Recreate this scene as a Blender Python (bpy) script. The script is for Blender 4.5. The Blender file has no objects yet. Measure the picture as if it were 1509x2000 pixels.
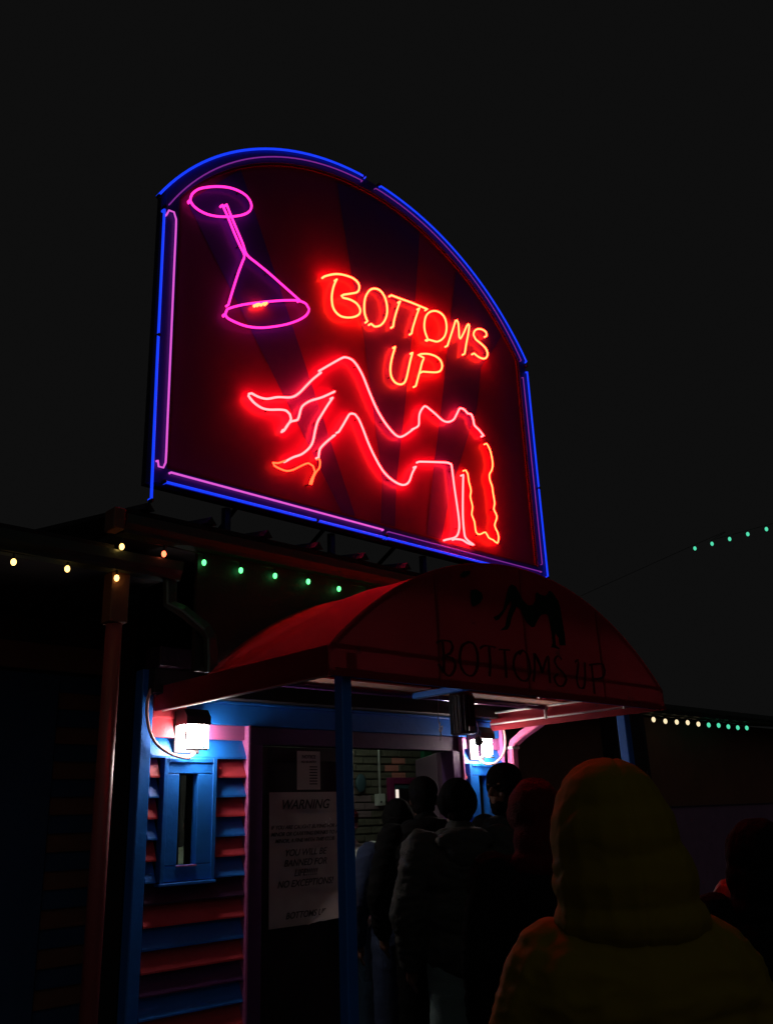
import bpy, bmesh, math, random
import numpy as np
from mathutils import Vector, Matrix, noise
random.seed(7)
SC = bpy.context.scene
COL = SC.collection

# ------------------------------------------------------------------ camera
YAW, PITCH, ROLL = 0.777261, 0.335485, -0.0393684
CAMZ = 1.62
fw = Vector((math.sin(YAW)*math.cos(PITCH), math.cos(YAW)*math.cos(PITCH), math.sin(PITCH)))
r0 = Vector((math.cos(YAW), -math.sin(YAW), 0)); u0 = r0.cross(fw)
rt = r0*math.cos(ROLL)+u0*math.sin(ROLL); up = -r0*math.sin(ROLL)+u0*math.cos(ROLL)
cam = bpy.data.cameras.new('camera'); cam.sensor_fit = 'VERTICAL'; cam.sensor_height = 36
cam.lens = 36*1720.45/2000; cam.clip_start = 0.05; cam.clip_end = 500
camo = bpy.data.objects.new('camera', cam); COL.objects.link(camo)
camo.matrix_world = Matrix(((rt.x, up.x, -fw.x, 0), (rt.y, up.y, -fw.y, 0), (rt.z, up.z, -fw.z, CAMZ), (0, 0, 0, 1)))
SC.camera = camo
# ------------------------------------------------------------------ night sky, plus a weak sun added as fill
W = bpy.data.worlds.new('World'); SC.world = W; W.use_nodes = True
bg = W.node_tree.nodes['Background']
bg.inputs['Color'].default_value = (0.0043, 0.0043, 0.0043, 1); bg.inputs['Strength'].default_value = 1.0
sun = bpy.data.lights.new('sun', 'SUN'); sun.energy = 0.045; sun.angle = math.radians(70); sun.color = (1.0, .93, .86)  # added fill from behind the camera, lifts the dark surfaces
suno = bpy.data.objects.new('sun', sun); COL.objects.link(suno)
suno.rotation_euler = Vector((0.45, 0.75, -0.55)).to_track_quat('-Z', 'Y').to_euler()
SC.view_settings.view_transform = 'Standard'; SC.view_settings.look = 'None'
SC.view_settings.exposure = 0; SC.view_settings.gamma = 1; SC.view_settings.use_curve_mapping = False
SC.cycles.use_denoising = True; SC.cycles.max_bounces = 8; SC.cycles.sample_clamp_indirect = 3

# ------------------------------------------------------------------ materials
def mat(name, col, rough=.6, metal=0, var=.25, vscale=6, bump=.0, bscale=40, coat=0, emit=None, estr=0, trans=0, wear=None, spec=.5, coatr=.15):
    m = bpy.data.materials.new(name); m.use_nodes = True; nt = m.node_tree; n = nt.nodes; l = nt.links
    b = n['Principled BSDF']
    b.inputs['Roughness'].default_value = rough; b.inputs['Metallic'].default_value = metal
    b.inputs['Specular IOR Level'].default_value = spec
    if coat:
        b.inputs['Coat Weight'].default_value = coat; b.inputs['Coat Roughness'].default_value = coatr
    if emit:
        b.inputs['Base Color'].default_value = (*col, 1)
        b.inputs['Emission Color'].default_value = (*emit, 1); b.inputs['Emission Strength'].default_value = estr
        return m
    tc = n.new('ShaderNodeTexCoord'); nz = n.new('ShaderNodeTexNoise'); nz.inputs['Scale'].default_value = vscale
    nz.inputs['Detail'].default_value = 6; l.new(tc.outputs['Object'], nz.inputs['Vector'])
    mx = n.new('ShaderNodeMix'); mx.data_type = 'RGBA'
    mx.inputs['A'].default_value = (*[c*(1-var) for c in col], 1); mx.inputs['B'].default_value = (*[min(1, c*(1+var)) for c in col], 1)
    l.new(nz.outputs['Fac'], mx.inputs['Factor']); out = mx.outputs['Result']
    if wear:
        n2 = n.new('ShaderNodeTexNoise'); n2.inputs['Scale'].default_value = wear[1]; n2.inputs['Detail'].default_value = 9
        n2.inputs['Roughness'].default_value = .7; l.new(tc.outputs['Object'], n2.inputs['Vector'])
        rp = n.new('ShaderNodeValToRGB'); rp.color_ramp.elements[0].position = wear[2]; rp.color_ramp.elements[1].position = wear[2]+.06
        l.new(n2.outputs['Fac'], rp.inputs['Fac'])
        m2 = n.new('ShaderNodeMix'); m2.data_type = 'RGBA'; m2.inputs['B'].default_value = (*wear[0], 1)
        l.new(rp.outputs['Color'], m2.inputs['Factor']); l.new(out, m2.inputs['A']); out = m2.outputs['Result']
    l.new(out, b.inputs['Base Color'])
    mr = n.new('ShaderNodeMapRange'); mr.inputs['To Min'].default_value = rough*.8; mr.inputs['To Max'].default_value = min(1, rough*1.25)
    l.new(nz.outputs['Fac'], mr.inputs['Value']); l.new(mr.outputs['Result'], b.inputs['Roughness'])
    if bump:
        nb = n.new('ShaderNodeTexNoise'); nb.inputs['Scale'].default_value = bscale; nb.inputs['Detail'].default_value = 4
        l.new(tc.outputs['Object'], nb.inputs['Vector'])
        bp = n.new('ShaderNodeBump'); bp.inputs['Strength'].default_value = bump; bp.inputs['Distance'].default_value = .01
        l.new(nb.outputs['Fac'], bp.inputs['Height']); l.new(bp.outputs['Normal'], b.inputs['Normal'])
    if trans:
        tr = n.new('ShaderNodeBsdfTranslucent'); l.new(out, tr.inputs['Color'])
        ms = n.new('ShaderNodeMixShader'); ms.inputs['Fac'].default_value = trans
        o = n['Material Output']; l.new(b.outputs['BSDF'], ms.inputs[1]); l.new(tr.outputs['BSDF'], ms.inputs[2]); l.new(ms.outputs['Shader'], o.inputs['Surface'])
    return m

def neon(name, col, s=1.0):
    """lit gas tube: even emission in the tube's own colour"""
    return mat(name, (.02, .02, .02), rough=.3, emit=col, estr=s)

M = dict(
    blue=mat('blue_paint', (.012, .19, .74), .45, bump=.25, bscale=30, var=.15, wear=((.05, .12, .3), 14, .70)),
    red=mat('red_paint', (.60, .055, .075), .5, bump=.25, bscale=30, var=.15, wear=((.28, .05, .05), 12, .70)),
    pink=mat('mauve_paint', (.50, .13, .36), .5, bump=.25, bscale=30, var=.15),
    purple=mat('purple_paint', (.10, .03, .14), .5, bump=.2, bscale=30, var=.2),
    darkpurple=mat('dark_purple_paint', (.05, .02, .06), .4, bump=.2, var=.2),
    brown=mat('brown_paint', (.22, .10, .08), .6, bump=.3, var=.25),
    darkwood=mat('dark_stained_wood', (.030, .026, .026), .6, bump=.3, var=.3),
    black=mat('black_plastic', (.012, .012, .012), .35, bump=.1, var=.2),
    metal=mat('grey_metal', (.30, .32, .33), .35, .8, bump=.15, bscale=15, var=.2),
    gutter=mat('gutter_metal', (.10, .13, .12), .34, .6, bump=.25, bscale=8, var=.2),
    roof=mat('dark_roof_sheet', (.012, .012, .016), .5, .2, bump=.3, var=.3),
    white=mat('white_paint', (.72, .70, .68), .45, bump=.1, var=.08),
    pvc=mat('pink_conduit', (.75, .42, .40), .4, bump=.1, var=.08),
    spout=mat('pink_downspout_paint', (.72, .16, .34), .35, bump=.1, var=.1),
    peach=mat('peach_liner', (.88, .50, .38), .8, bump=.2, var=.1, spec=.1, trans=.12),
    fabric=mat('red_awning_canvas', (.30, .026, .036), .78, bump=.35, bscale=160, var=.22, vscale=3, wear=((.16, .03, .035), 5, .62), trans=.17, spec=.15),
    letterp=mat('faded_letter_print', (.085, .016, .018), .8, var=.15, spec=.1),
    wallshade=mat('wall_shade_black', (.007, .007, .007), .9, var=.3, spec=.04),  # near-black colour stands in for the darkness on the wall over the awning
    blueshade=mat('shaded_blue_paint', (.022, .075, .20), .6, var=.25, bump=.2),  # the blue paint again, darkened to put the porch shade into the colour
    umber=mat('dark_umber_paint', (.21, .095, .065), .6, var=.25, bump=.2),
    print_=mat('black_green_print', (.014, .024, .016), .7, var=.1, spec=.2),
    asphalt=mat('asphalt', (.035, .034, .033), .85, bump=.8, bscale=120, var=.4, vscale=2),
    concrete=mat('concrete', (.055, .052, .05), .85, bump=.5, bscale=60, var=.25, vscale=3),
    panel=mat('sign_face_maroon', (.145, .010, .11), .55, var=.12, vscale=2, bump=.12, bscale=5, spec=.25, coat=.12, coatr=.12),
    ray=mat('sign_ray_navy', (.042, .020, .24), .55, var=.12, vscale=2, bump=.12, bscale=5, spec=.25, coat=.12, coatr=.12),
    rim=mat('sign_rim_navy', (.05, .03, .28), .4, var=.2, bump=.15, bscale=10),
    cabinet=mat('sign_cabinet_black', (.008, .008, .010), .5, var=.3, bump=.2),
    glassdark=mat('dark_glass', (.010, .012, .012), .06, var=.1),
    doorm=mat('black_door_paint', (.022, .014, .018), .4, var=.2, bump=.15),
    paper=mat('poster_paper', (.50, .45, .42), .35, var=.12, vscale=5, bump=.3, bscale=8, coat=.6, coatr=.2),
    ink=mat('poster_ink', (.03, .02, .03), .6, var=.1),
    mortar=mat('dark_mortar', (.10, .095, .08), .9, bump=.5),
    brick=mat('olive_brick', (.16, .14, .11), .8, bump=.6, bscale=50, var=.3),
    brickp=mat('pink_brick', (.85, .28, .24), .8, bump=.6, bscale=50, var=.3),
    bricku=mat('mauve_brick', (.26, .17, .19), .8, bump=.6, bscale=50, var=.3),
    green=mat('green_paint', (.02, .20, .09), .5, var=.2),
    magenta=mat('magenta_frame_paint', (.30, .02, .12), .5, var=.2),
    tblue=neon('blue_neon_gas', (.006, .044, 1.0), 1.15),
    tpink=neon('pink_neon_gas', (.80, .105, .70), 1.0),
    tpinkd=neon('violet_neon_gas', (.40, .045, .55), .50),
    tglass=neon('magenta_neon_gas', (1.0, .022, .36), 2.3),
    torange=neon('orange_neon_gas', (1.0, .0140, .0040), 64),
    tfig=neon('rose_neon_gas', (1.0, .0098, .0102), 62),
    tshoe=neon('dull_orange_neon_gas', (1.0, .020, .006), 15),
    lamp=mat('lit_frosted_glass', (.8, .8, .8), emit=(1.0, .84, .78), estr=62),
    bwarm=mat('warm_bulb', (.8, .8, .8), emit=(1.0, .55, .14), estr=4.5),
    bgreen=mat('green_bulb', (.8, .8, .8), emit=(.10, 1.0, .24), estr=2.8),
    bred=mat('red_bulb', (.8, .8, .8), emit=(1.0, .12, .05), estr=5),
    bfar=mat('dim_warm_bulb', (.8, .8, .8), emit=(1.0, .80, .48), estr=1.1),
    bfarg=mat('dim_green_bulb', (.8, .8, .8), emit=(.10, .95, .55), estr=.8),
    tubelight=mat('lit_strip', (.8, .8, .8), emit=(1.0, .85, .75), estr=.9),
    figfill=mat('window_figure_fill', (.8, .8, .8), emit=(.85, 1.0, .8), estr=70),  # for the added lamp out of view near the left window
    inlamp=mat('interior_ceiling_lamp', (.8, .8, .8), emit=(.75, 1.0, .75), estr=5),
    skin=mat('brown_skin', (.15, .075, .05), .5, var=.1, bump=.1, bscale=90, spec=.3),
    skinl=mat('pale_skin', (.52, .32, .25), .45, var=.1, bump=.1, bscale=90),
    hairm=mat('black_hair', (.008, .007, .007), .9, bump=.8, bscale=120, spec=.04),
    yellow=mat('mustard_shell_fabric', (.26, .205, .018), .75, var=.12, vscale=4, bump=.6, bscale=11, spec=.06),
    coatblack=mat('black_padded_fabric', (.009, .010, .010), .9, var=.3, bump=.5, bscale=60, spec=.03),
    coatgrey=mat('charcoal_fabric', (.050, .056, .050), .65, var=.25, bump=.5, bscale=60, spec=.12),
    denim=mat('blue_denim', (.036, .055, .105), .8, var=.25, bump=.5, bscale=150, spec=.1),
    palejean=mat('pale_denim', (.16, .26, .26), .8, var=.25, bump=.5, bscale=150),
    redknit=mat('dark_red_knit', (.09, .008, .010), .85, var=.2, bump=.9, bscale=120, spec=.1),
    redcoat=mat('red_coat_fabric', (.50, .03, .015), .6, var=.2, bump=.4, bscale=60),
    khaki=mat('grey_green_fabric', (.30, .34, .27), .7, var=.2, bump=.4, bscale=60),
    palecloth=mat('pale_cloth', (.62, .60, .58), .7, var=.1, bump=.4),
    shoe=mat('brown_shoe_leather', (.10, .07, .045), .5, var=.2),
    tiny=mat('wire_black', (.012, .012, .012), .4, var=.1),
    ornament=mat('blue_grey_glaze', (.07, .12, .15), .15, var=.2),
)

# ------------------------------------------------------------------ helpers
def wloc(o):
    v = Vector((0, 0, 0))
    while o is not None: v += Vector(o.location); o = o.parent
    return v
def link(name, me, m=None, parent=None, smooth=False, at=(0, 0, 0)):
    """links a mesh object; coordinates are the place's own, parents are only ever translated"""
    o = bpy.data.objects.new(name, me); COL.objects.link(o)
    o.location = Vector(at)-(wloc(parent) if parent is not None else Vector((0, 0, 0)))
    if m is not None and not me.materials: me.materials.append(m)
    if smooth:
        for p in me.polygons: p.use_smooth = True
    if parent is not None: o.parent = parent
    return o
def obj(name, bm, m, parent=None, smooth=False):
    me = bpy.data.meshes.new(name); bm.to_mesh(me); bm.free()
    return link(name, me, m, parent, smooth)
def empty(name, loc=(0, 0, 0)):
    o = bpy.data.objects.new(name, None); COL.objects.link(o); o.location = loc; o.empty_display_size = .2
    return o
def tag(o, label=None, cat=None, group=None, kind=None):
    if label: o['label'] = label
    if cat: o['category'] = cat
    if group: o['group'] = group
    if kind: o['kind'] = kind
    return o
def thing(name, label, cat, loc=(0, 0, 0), group=None):
    return tag(empty(name, loc), label, cat, group)
def rebase(o, at):
    """move a mesh object's origin to its base without moving the shape"""
    o.data.transform(Matrix.Translation(-Vector(at))); o.location = Vector(at); return o
def box(x0, x1, y0, y1, z0, z1, bev=0.0, bm=None):
    own = bm is None
    bm = bm or bmesh.new()
    v = [bm.verts.new(p) for p in ((x0, y0, z0), (x1, y0, z0), (x1, y1, z0), (x0, y1, z0), (x0, y0, z1), (x1, y0, z1), (x1, y1, z1), (x0, y1, z1))]
    for f in ((3, 2, 1, 0), (4, 5, 6, 7), (0, 1, 5, 4), (1, 2, 6, 5), (2, 3, 7, 6), (3, 0, 4, 7)): bm.faces.new([v[i] for i in f])
    if bev: bmesh.ops.bevel(bm, geom=bm.edges[:], offset=bev, segments=1, affect='EDGES')
    return bm
def prism(pts, a, b, axis='y', bm=None):
    """pts polygon in the two other axes, extruded along axis from a to b"""
    bm = bm or bmesh.new()
    def P(p, t):
        return {'y': (p[0], t, p[1]), 'x': (t, p[0], p[1]), 'z': (p[0], p[1], t)}[axis]
    A = [bm.verts.new(P(p, a)) for p in pts]; B = [bm.verts.new(P(p, b)) for p in pts]; n = len(pts)
    bm.faces.new(A); bm.faces.new(B[::-1])
    for i in range(n): bm.faces.new((A[i], B[i], B[(i+1) % n], A[(i+1) % n]))
    bmesh.ops.recalc_face_normals(bm, faces=bm.faces[:])
    return bm
def tube(pts, r, seg=8, bm=None, caps=True, closed=False):
    bm = bm or bmesh.new()
    P = [Vector(p) for p in pts]; n = len(P)
    rs = r if isinstance(r, (list, tuple)) else [r]*n
    ring0 = None; rings = []; nrm = None
    for i in range(n):
        if closed: t = P[(i+1) % n]-P[i-1]
        else: t = P[min(i+1, n-1)]-P[max(i-1, 0)]
        t.normalize()
        if nrm is None:
            nrm = t.orthogonal().normalized()
        else:
            nrm = (nrm-t*nrm.dot(t)); nrm = nrm.normalized() if nrm.length > 1e-6 else t.orthogonal().normalized()
        bi = t.cross(nrm)
        rings.append([bm.verts.new(P[i]+(nrm*math.cos(2*math.pi*k/seg)+bi*math.sin(2*math.pi*k/seg))*rs[i]) for k in range(seg)])
    for i in range(n-1+(1 if closed else 0)):
        a, b = rings[i], rings[(i+1) % n]
        for k in range(seg): bm.faces.new((a[k], a[(k+1) % seg], b[(k+1) % seg], b[k]))
    if caps and not closed:
        bm.faces.new(rings[0][::-1]); bm.faces.new(rings[-1])
    return bm
def spline(pts, step=.012, closed=False):
    P = [Vector(p) for p in pts]; out = []; n = len(P)
    rng = range(n if closed else n-1)
    for i in rng:
        if closed: p0, p1, p2, p3 = P[i-1], P[i], P[(i+1) % n], P[(i+2) % n]
        else: p0, p1, p2, p3 = P[max(i-1, 0)], P[i], P[i+1], P[min(i+2, n-1)]
        k = max(1, int((p2-p1).length/step))
        for j in range(k):
            t = j/k
            out.append(.5*((2*p1)+(p2-p0)*t+(2*p0-5*p1+4*p2-p3)*t*t+(3*p1-p0-3*p2+p3)*t**3))
    if not closed: out.append(P[-1])
    return out
def ribbon(pts, w, y, bm):
    """flat painted stroke in an x-z plane"""
    P = [Vector((p[0], p[1])) for p in pts]; L = []; R = []; n = len(P)
    for i in range(n):
        t = (P[min(i+1, n-1)]-P[max(i-1, 0)]).normalized(); q = Vector((-t.y, t.x))
        ww = w*(.45+.75*abs(t.y))*.5
        L.append(bm.verts.new((P[i].x+q.x*ww, y, P[i].y+q.y*ww))); R.append(bm.verts.new((P[i].x-q.x*ww, y, P[i].y-q.y*ww)))
    for i in range(n-1): bm.faces.new((L[i], L[i+1], R[i+1], R[i]))
def polyface(pts, y, bm, thick=.0008):
    v = [bm.verts.new((p[0], y, p[1])) for p in pts]
    es = [bm.edges.new((v[i], v[(i+1) % len(v)])) for i in range(len(v))]
    bmesh.ops.triangle_fill(bm, use_beauty=True, edges=es)
def uvsphere(c, r, bm=None, seg=12, rings=8, sc=(1, 1, 1), rot=None):
    bm = bm or bmesh.new()
    m = Matrix.Translation(c) @ (rot.to_4x4() if rot else Matrix.Identity(4)) @ Matrix.Diagonal((r*sc[0], r*sc[1], r*sc[2], 1))
    bmesh.ops.create_uvsphere(bm, u_segments=seg, v_segments=rings, radius=1, matrix=m)
    return bm
def textmesh(s, size, shear=0, extrude=.0006, align='CENTER', bold=0):
    cu = bpy.data.curves.new('lettering', 'FONT'); cu.body = s; cu.size = size; cu.align_x = align; cu.shear = shear; cu.extrude = extrude; cu.offset = bold
    o = bpy.data.objects.new('lettering', cu); COL.objects.link(o)
    bpy.context.view_layer.update()
    me = bpy.data.meshes.new_from_object(o.evaluated_get(bpy.context.evaluated_depsgraph_get()))
    bpy.data.objects.remove(o); me.materials.clear()
    return me
# ---- drawings of the neon and the canvas print (metres, x and z)
LETTER = [
  [(3.596,5.389),(3.647,5.425),(3.719,5.465),(3.8,5.49),(3.883,5.499),(3.932,5.48),(3.942,5.441),(3.921,5.396),(3.853,5.353),(3.779,5.312),(3.758,5.294),(3.774,5.284),(3.843,5.297),(3.909,5.291),(3.944,5.256),(3.934,5.21),(3.88,5.163),(3.806,5.128),(3.742,5.116),(3.695,5.134),(3.67,5.171),(3.663,5.238),(3.673,5.304),(3.693,5.369),(3.716,5.417)],
  [(4.016,5.179),(3.991,5.226),(3.987,5.303),(4.004,5.388),(4.05,5.466),(4.103,5.505),(4.161,5.513),(4.206,5.481),(4.23,5.417),(4.229,5.337),(4.2,5.26),(4.149,5.196),(4.087,5.162),(4.051,5.172)],
  [(4.285,5.522),(4.379,5.532),(4.51,5.549),(4.624,5.558),(4.698,5.565)],
  [(4.382,5.506),(4.356,5.448),(4.325,5.368),(4.303,5.301),(4.289,5.24)],
  [(4.603,5.534),(4.569,5.46),(4.536,5.378),(4.509,5.308),(4.496,5.259)],
  [(4.683,5.278),(4.655,5.335),(4.651,5.401),(4.676,5.487),(4.729,5.55),(4.801,5.589),(4.871,5.592),(4.915,5.56),(4.926,5.486),(4.905,5.408),(4.86,5.345),(4.797,5.298),(4.748,5.287),(4.695,5.278)],
  [(4.92,5.306),(4.966,5.408),(5.017,5.522),(5.048,5.594),(5.066,5.607),(5.081,5.586),(5.082,5.516),(5.081,5.445),(5.095,5.439),(5.14,5.506),(5.191,5.598),(5.215,5.627),(5.227,5.62),(5.205,5.531),(5.169,5.422),(5.136,5.309)],
  [(5.456,5.603),(5.455,5.636),(5.412,5.647),(5.345,5.63),(5.293,5.589),(5.275,5.542),(5.299,5.511),(5.362,5.495),(5.425,5.47),(5.449,5.431),(5.433,5.385),(5.39,5.353),(5.324,5.345),(5.262,5.359)],
  [(4.302,5.066),(4.278,5.003),(4.252,4.924),(4.238,4.849),(4.245,4.789),(4.281,4.753),(4.333,4.752),(4.379,4.778),(4.409,4.83),(4.435,4.91),(4.465,5.007),(4.494,5.085)],
  [(4.511,4.798),(4.537,4.867),(4.571,4.958),(4.601,5.041),(4.623,5.085),(4.59,5.088),(4.558,5.088),(4.592,5.109),(4.679,5.141),(4.766,5.151),(4.822,5.134),(4.838,5.088),(4.814,5.038),(4.763,5.005),(4.675,4.976),(4.599,4.954)],
]
FIGURE = [
  [(3.553,4.607),(3.663,4.7),(3.748,4.769),(3.786,4.789),(3.844,4.791),(3.897,4.759),(3.949,4.696),(3.99,4.619),(4.031,4.543),(4.083,4.46),(4.146,4.39),(4.211,4.338),(4.267,4.309),(4.313,4.308),(4.373,4.345),(4.466,4.421)],
  [(3.551,4.584),(3.478,4.509),(3.419,4.439),(3.352,4.358),(3.286,4.307),(3.176,4.273),(3.087,4.232),(3.016,4.225),(2.968,4.233),(2.947,4.223),(2.944,4.207),(2.983,4.175),(3.043,4.155),(3.105,4.16),(3.203,4.19),(3.249,4.195),(3.276,4.179),(3.286,4.15),(3.258,4.093),(3.227,4.045)],
  [(3.234,4.058),(3.263,4.106),(3.295,4.135),(3.341,4.158),(3.36,4.213),(3.38,4.268),(3.447,4.33),(3.556,4.394),(3.672,4.476)],
  [(3.654,4.422),(3.604,4.346),(3.553,4.263),(3.513,4.193),(3.489,4.112),(3.472,4.042),(3.443,3.986),(3.377,3.92),(3.303,3.877),(3.249,3.838)],
  [(3.519,3.934),(3.529,3.993),(3.569,4.045),(3.619,4.095),(3.668,4.139)],
  [(3.703,4.174),(3.743,4.236),(3.787,4.309),(3.815,4.347),(3.862,4.356),(3.893,4.332),(3.933,4.266),(3.982,4.168),(4.043,4.073),(4.115,3.989),(4.19,3.944),(4.278,3.923),(4.336,3.931),(4.384,3.969),(4.424,4.049),(4.464,4.107)],
  [(4.481,4.431),(4.52,4.465),(4.529,4.533),(4.545,4.584),(4.6,4.652),(4.649,4.645),(4.723,4.62),(4.797,4.59),(4.862,4.594),(4.931,4.634),(4.977,4.697),(5.024,4.765),(5.079,4.768),(5.118,4.746),(5.16,4.753),(5.183,4.71),(5.192,4.662),(5.245,4.638),(5.302,4.6)],
  [(4.503,4.158),(4.676,4.2),(4.83,4.234),(4.868,4.231),(4.876,4.181),(4.889,4.036),(4.906,3.894),(4.916,3.787),(4.914,3.715),(4.891,3.657),(4.85,3.623),(4.755,3.589)],
  [(5.006,4.176),(4.986,4.022),(4.967,3.834),(4.967,3.708),(4.979,3.648),(5.028,3.621),(5.073,3.607),(5.001,3.607),(4.938,3.622),(4.854,3.613)],
]
SHOE = [
  [(3.24,3.837),(3.178,3.803),(3.139,3.796),(3.151,3.779),(3.195,3.769),(3.249,3.767),(3.303,3.789),(3.376,3.838),(3.432,3.869),(3.47,3.858),(3.485,3.822),(3.459,3.768),(3.44,3.722),(3.455,3.725),(3.473,3.779),(3.498,3.825),(3.523,3.855),(3.532,3.905),(3.521,3.927)],
]
HAIR = [
  [(5.332,4.537),(5.37,4.493),(5.392,4.39),(5.377,4.317),(5.336,4.258),(5.341,4.201),(5.359,4.166),(5.364,4.109),(5.375,4.016),(5.357,3.965),(5.389,3.905),(5.351,3.822),(5.381,3.772),(5.391,3.736),(5.369,3.677),(5.316,3.694),(5.263,3.702),(5.227,3.741),(5.156,3.709),(5.112,3.719),(5.1,3.807),(5.074,3.857),(5.091,3.925),(5.073,4.005),(5.087,4.064),(5.068,4.135),(5.061,4.199),(5.038,4.225)],
]
GLASS = [
  [(2.463,5.468),(2.474,5.519),(2.52,5.584),(2.595,5.642),(2.678,5.691),(2.763,5.727),(2.844,5.741),(2.904,5.731),(2.938,5.696),(2.941,5.65),(2.912,5.599),(2.848,5.543),(2.757,5.487),(2.668,5.445),(2.591,5.423),(2.526,5.423),(2.483,5.439),(2.465,5.46)],
  [(2.708,5.557),(2.758,5.474),(2.806,5.383),(2.853,5.304),(2.892,5.242),(2.879,5.191),(2.847,5.087),(2.81,4.95),(2.775,4.811)],
  [(2.741,5.578),(2.78,5.502),(2.828,5.417),(2.876,5.332),(2.912,5.258),(2.995,5.228),(3.091,5.197),(3.201,5.154),(3.365,5.09)],
  [(2.753,4.733),(2.765,4.77),(2.819,4.813),(2.908,4.869),(3.023,4.931),(3.141,4.991),(3.251,5.043),(3.352,5.082),(3.422,5.085),(3.448,5.055),(3.428,5.001),(3.364,4.935),(3.263,4.861),(3.154,4.798),(3.025,4.737),(2.911,4.706),(2.81,4.704),(2.766,4.712),(2.754,4.727)],
]
OLIVE = [
  [(2.994,4.902),(3.017,4.915)],
  [(3.048,4.932),(3.079,4.949)],
]
RAYEDGE = [
  [(2.48,5.498),(3.775,3.599)],
  [(2.891,5.999),(3.898,3.598)],
  [(3.8,6.487),(3.915,5.638),(4.032,5.085),(4.17,3.954),(4.14,3.549)],
  [(4.785,6.576),(4.732,6.369),(4.633,5.666),(4.449,4.639),(4.317,3.974),(4.283,3.554)],
  [(5.215,6.329),(5.068,5.685),(4.874,4.772),(4.72,4.127),(4.613,3.546)],
  [(5.86,5.874),(5.426,5.311),(5.325,4.885),(4.918,4.033),(4.771,3.552)],
]
AWNFIG = [
  [(3.887,2.685),(3.936,2.706),(3.982,2.743),(4.006,2.792),(4.031,2.85),(4.054,2.891),(4.087,2.909),(4.123,2.901),(4.144,2.874),(4.18,2.824),(4.227,2.799),(4.272,2.809),(4.303,2.841),(4.309,2.882),(4.331,2.897),(4.361,2.886),(4.407,2.884),(4.436,2.901),(4.453,2.924),(4.48,2.923),(4.504,2.906),(4.54,2.874),(4.559,2.827),(4.563,2.77),(4.572,2.706),(4.576,2.649),(4.572,2.593),(4.505,2.59),(4.505,2.634),(4.488,2.648),(4.477,2.663),(4.469,2.63),(4.471,2.586),(4.501,2.569),(4.507,2.562),(4.448,2.568),(4.415,2.565),(4.437,2.595),(4.436,2.642),(4.431,2.705),(4.42,2.76),(4.402,2.77),(4.348,2.759),(4.31,2.723),(4.271,2.675),(4.245,2.668),(4.21,2.683),(4.177,2.714),(4.148,2.773),(4.112,2.775),(4.083,2.741),(4.053,2.698),(4.036,2.658),(4.008,2.628),(3.972,2.621),(3.936,2.613),(3.987,2.645),(4.004,2.685),(4.035,2.742),(4.065,2.785),(4.062,2.807),(4.027,2.772),(3.999,2.737),(3.965,2.703),(3.932,2.676),(3.908,2.669)],
]
AWNGLASS = [
  [(3.706,2.817),(3.757,2.829),(3.8,2.816),(3.808,2.787),(3.782,2.757),(3.735,2.732),(3.707,2.725),(3.699,2.75)],
  [(3.62,2.89),(3.656,2.918),(3.712,2.931),(3.708,2.911),(3.675,2.895),(3.641,2.882)],
]
AWNLETTER = [
  [(3.444,2.497),(3.448,2.422),(3.44,2.337)],
  [(3.393,2.485),(3.44,2.504),(3.511,2.504),(3.524,2.478),(3.5,2.441),(3.458,2.423),(3.518,2.415),(3.535,2.375),(3.505,2.332),(3.464,2.322),(3.399,2.377)],
  [(3.659,2.52),(3.603,2.493),(3.576,2.434),(3.581,2.373),(3.619,2.338),(3.672,2.338),(3.714,2.384),(3.723,2.463),(3.701,2.51),(3.659,2.52)],
  [(3.747,2.49),(3.788,2.512),(3.889,2.512)],
  [(3.827,2.509),(3.828,2.422),(3.813,2.343)],
  [(3.911,2.503),(4.016,2.509)],
  [(3.963,2.504),(3.963,2.412),(3.96,2.347)],
  [(4.137,2.521),(4.074,2.496),(4.037,2.441),(4.046,2.383),(4.089,2.346),(4.149,2.347),(4.186,2.394),(4.184,2.462),(4.166,2.505),(4.137,2.521),(4.097,2.491)],
  [(4.241,2.513),(4.233,2.421),(4.209,2.344)],
  [(4.247,2.513),(4.288,2.456),(4.299,2.403),(4.341,2.468),(4.38,2.51),(4.374,2.433),(4.373,2.348)],
  [(4.246,2.505),(4.318,2.405)],
  [(4.516,2.5),(4.479,2.52),(4.442,2.493),(4.455,2.455),(4.515,2.421),(4.542,2.384),(4.502,2.342),(4.449,2.339),(4.417,2.382),(4.461,2.409)],
  [(4.651,2.496),(4.689,2.515),(4.678,2.458),(4.652,2.393),(4.67,2.343),(4.72,2.346),(4.744,2.4),(4.762,2.506)],
  [(4.834,2.496),(4.834,2.423),(4.833,2.314)],
  [(4.805,2.493),(4.91,2.511),(4.968,2.508),(4.981,2.471),(4.944,2.427),(4.838,2.407)],
]
# ================================================================== SETTING
g = tag(obj('ground', box(-60, 80, -40, 90, -.3, 0), M['asphalt']), kind='structure')
pv = tag(obj('pavement', box(-3, 14, 2.9, 9, .004, .05, .006), M['concrete']), kind='structure')

D = 4.7
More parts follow.
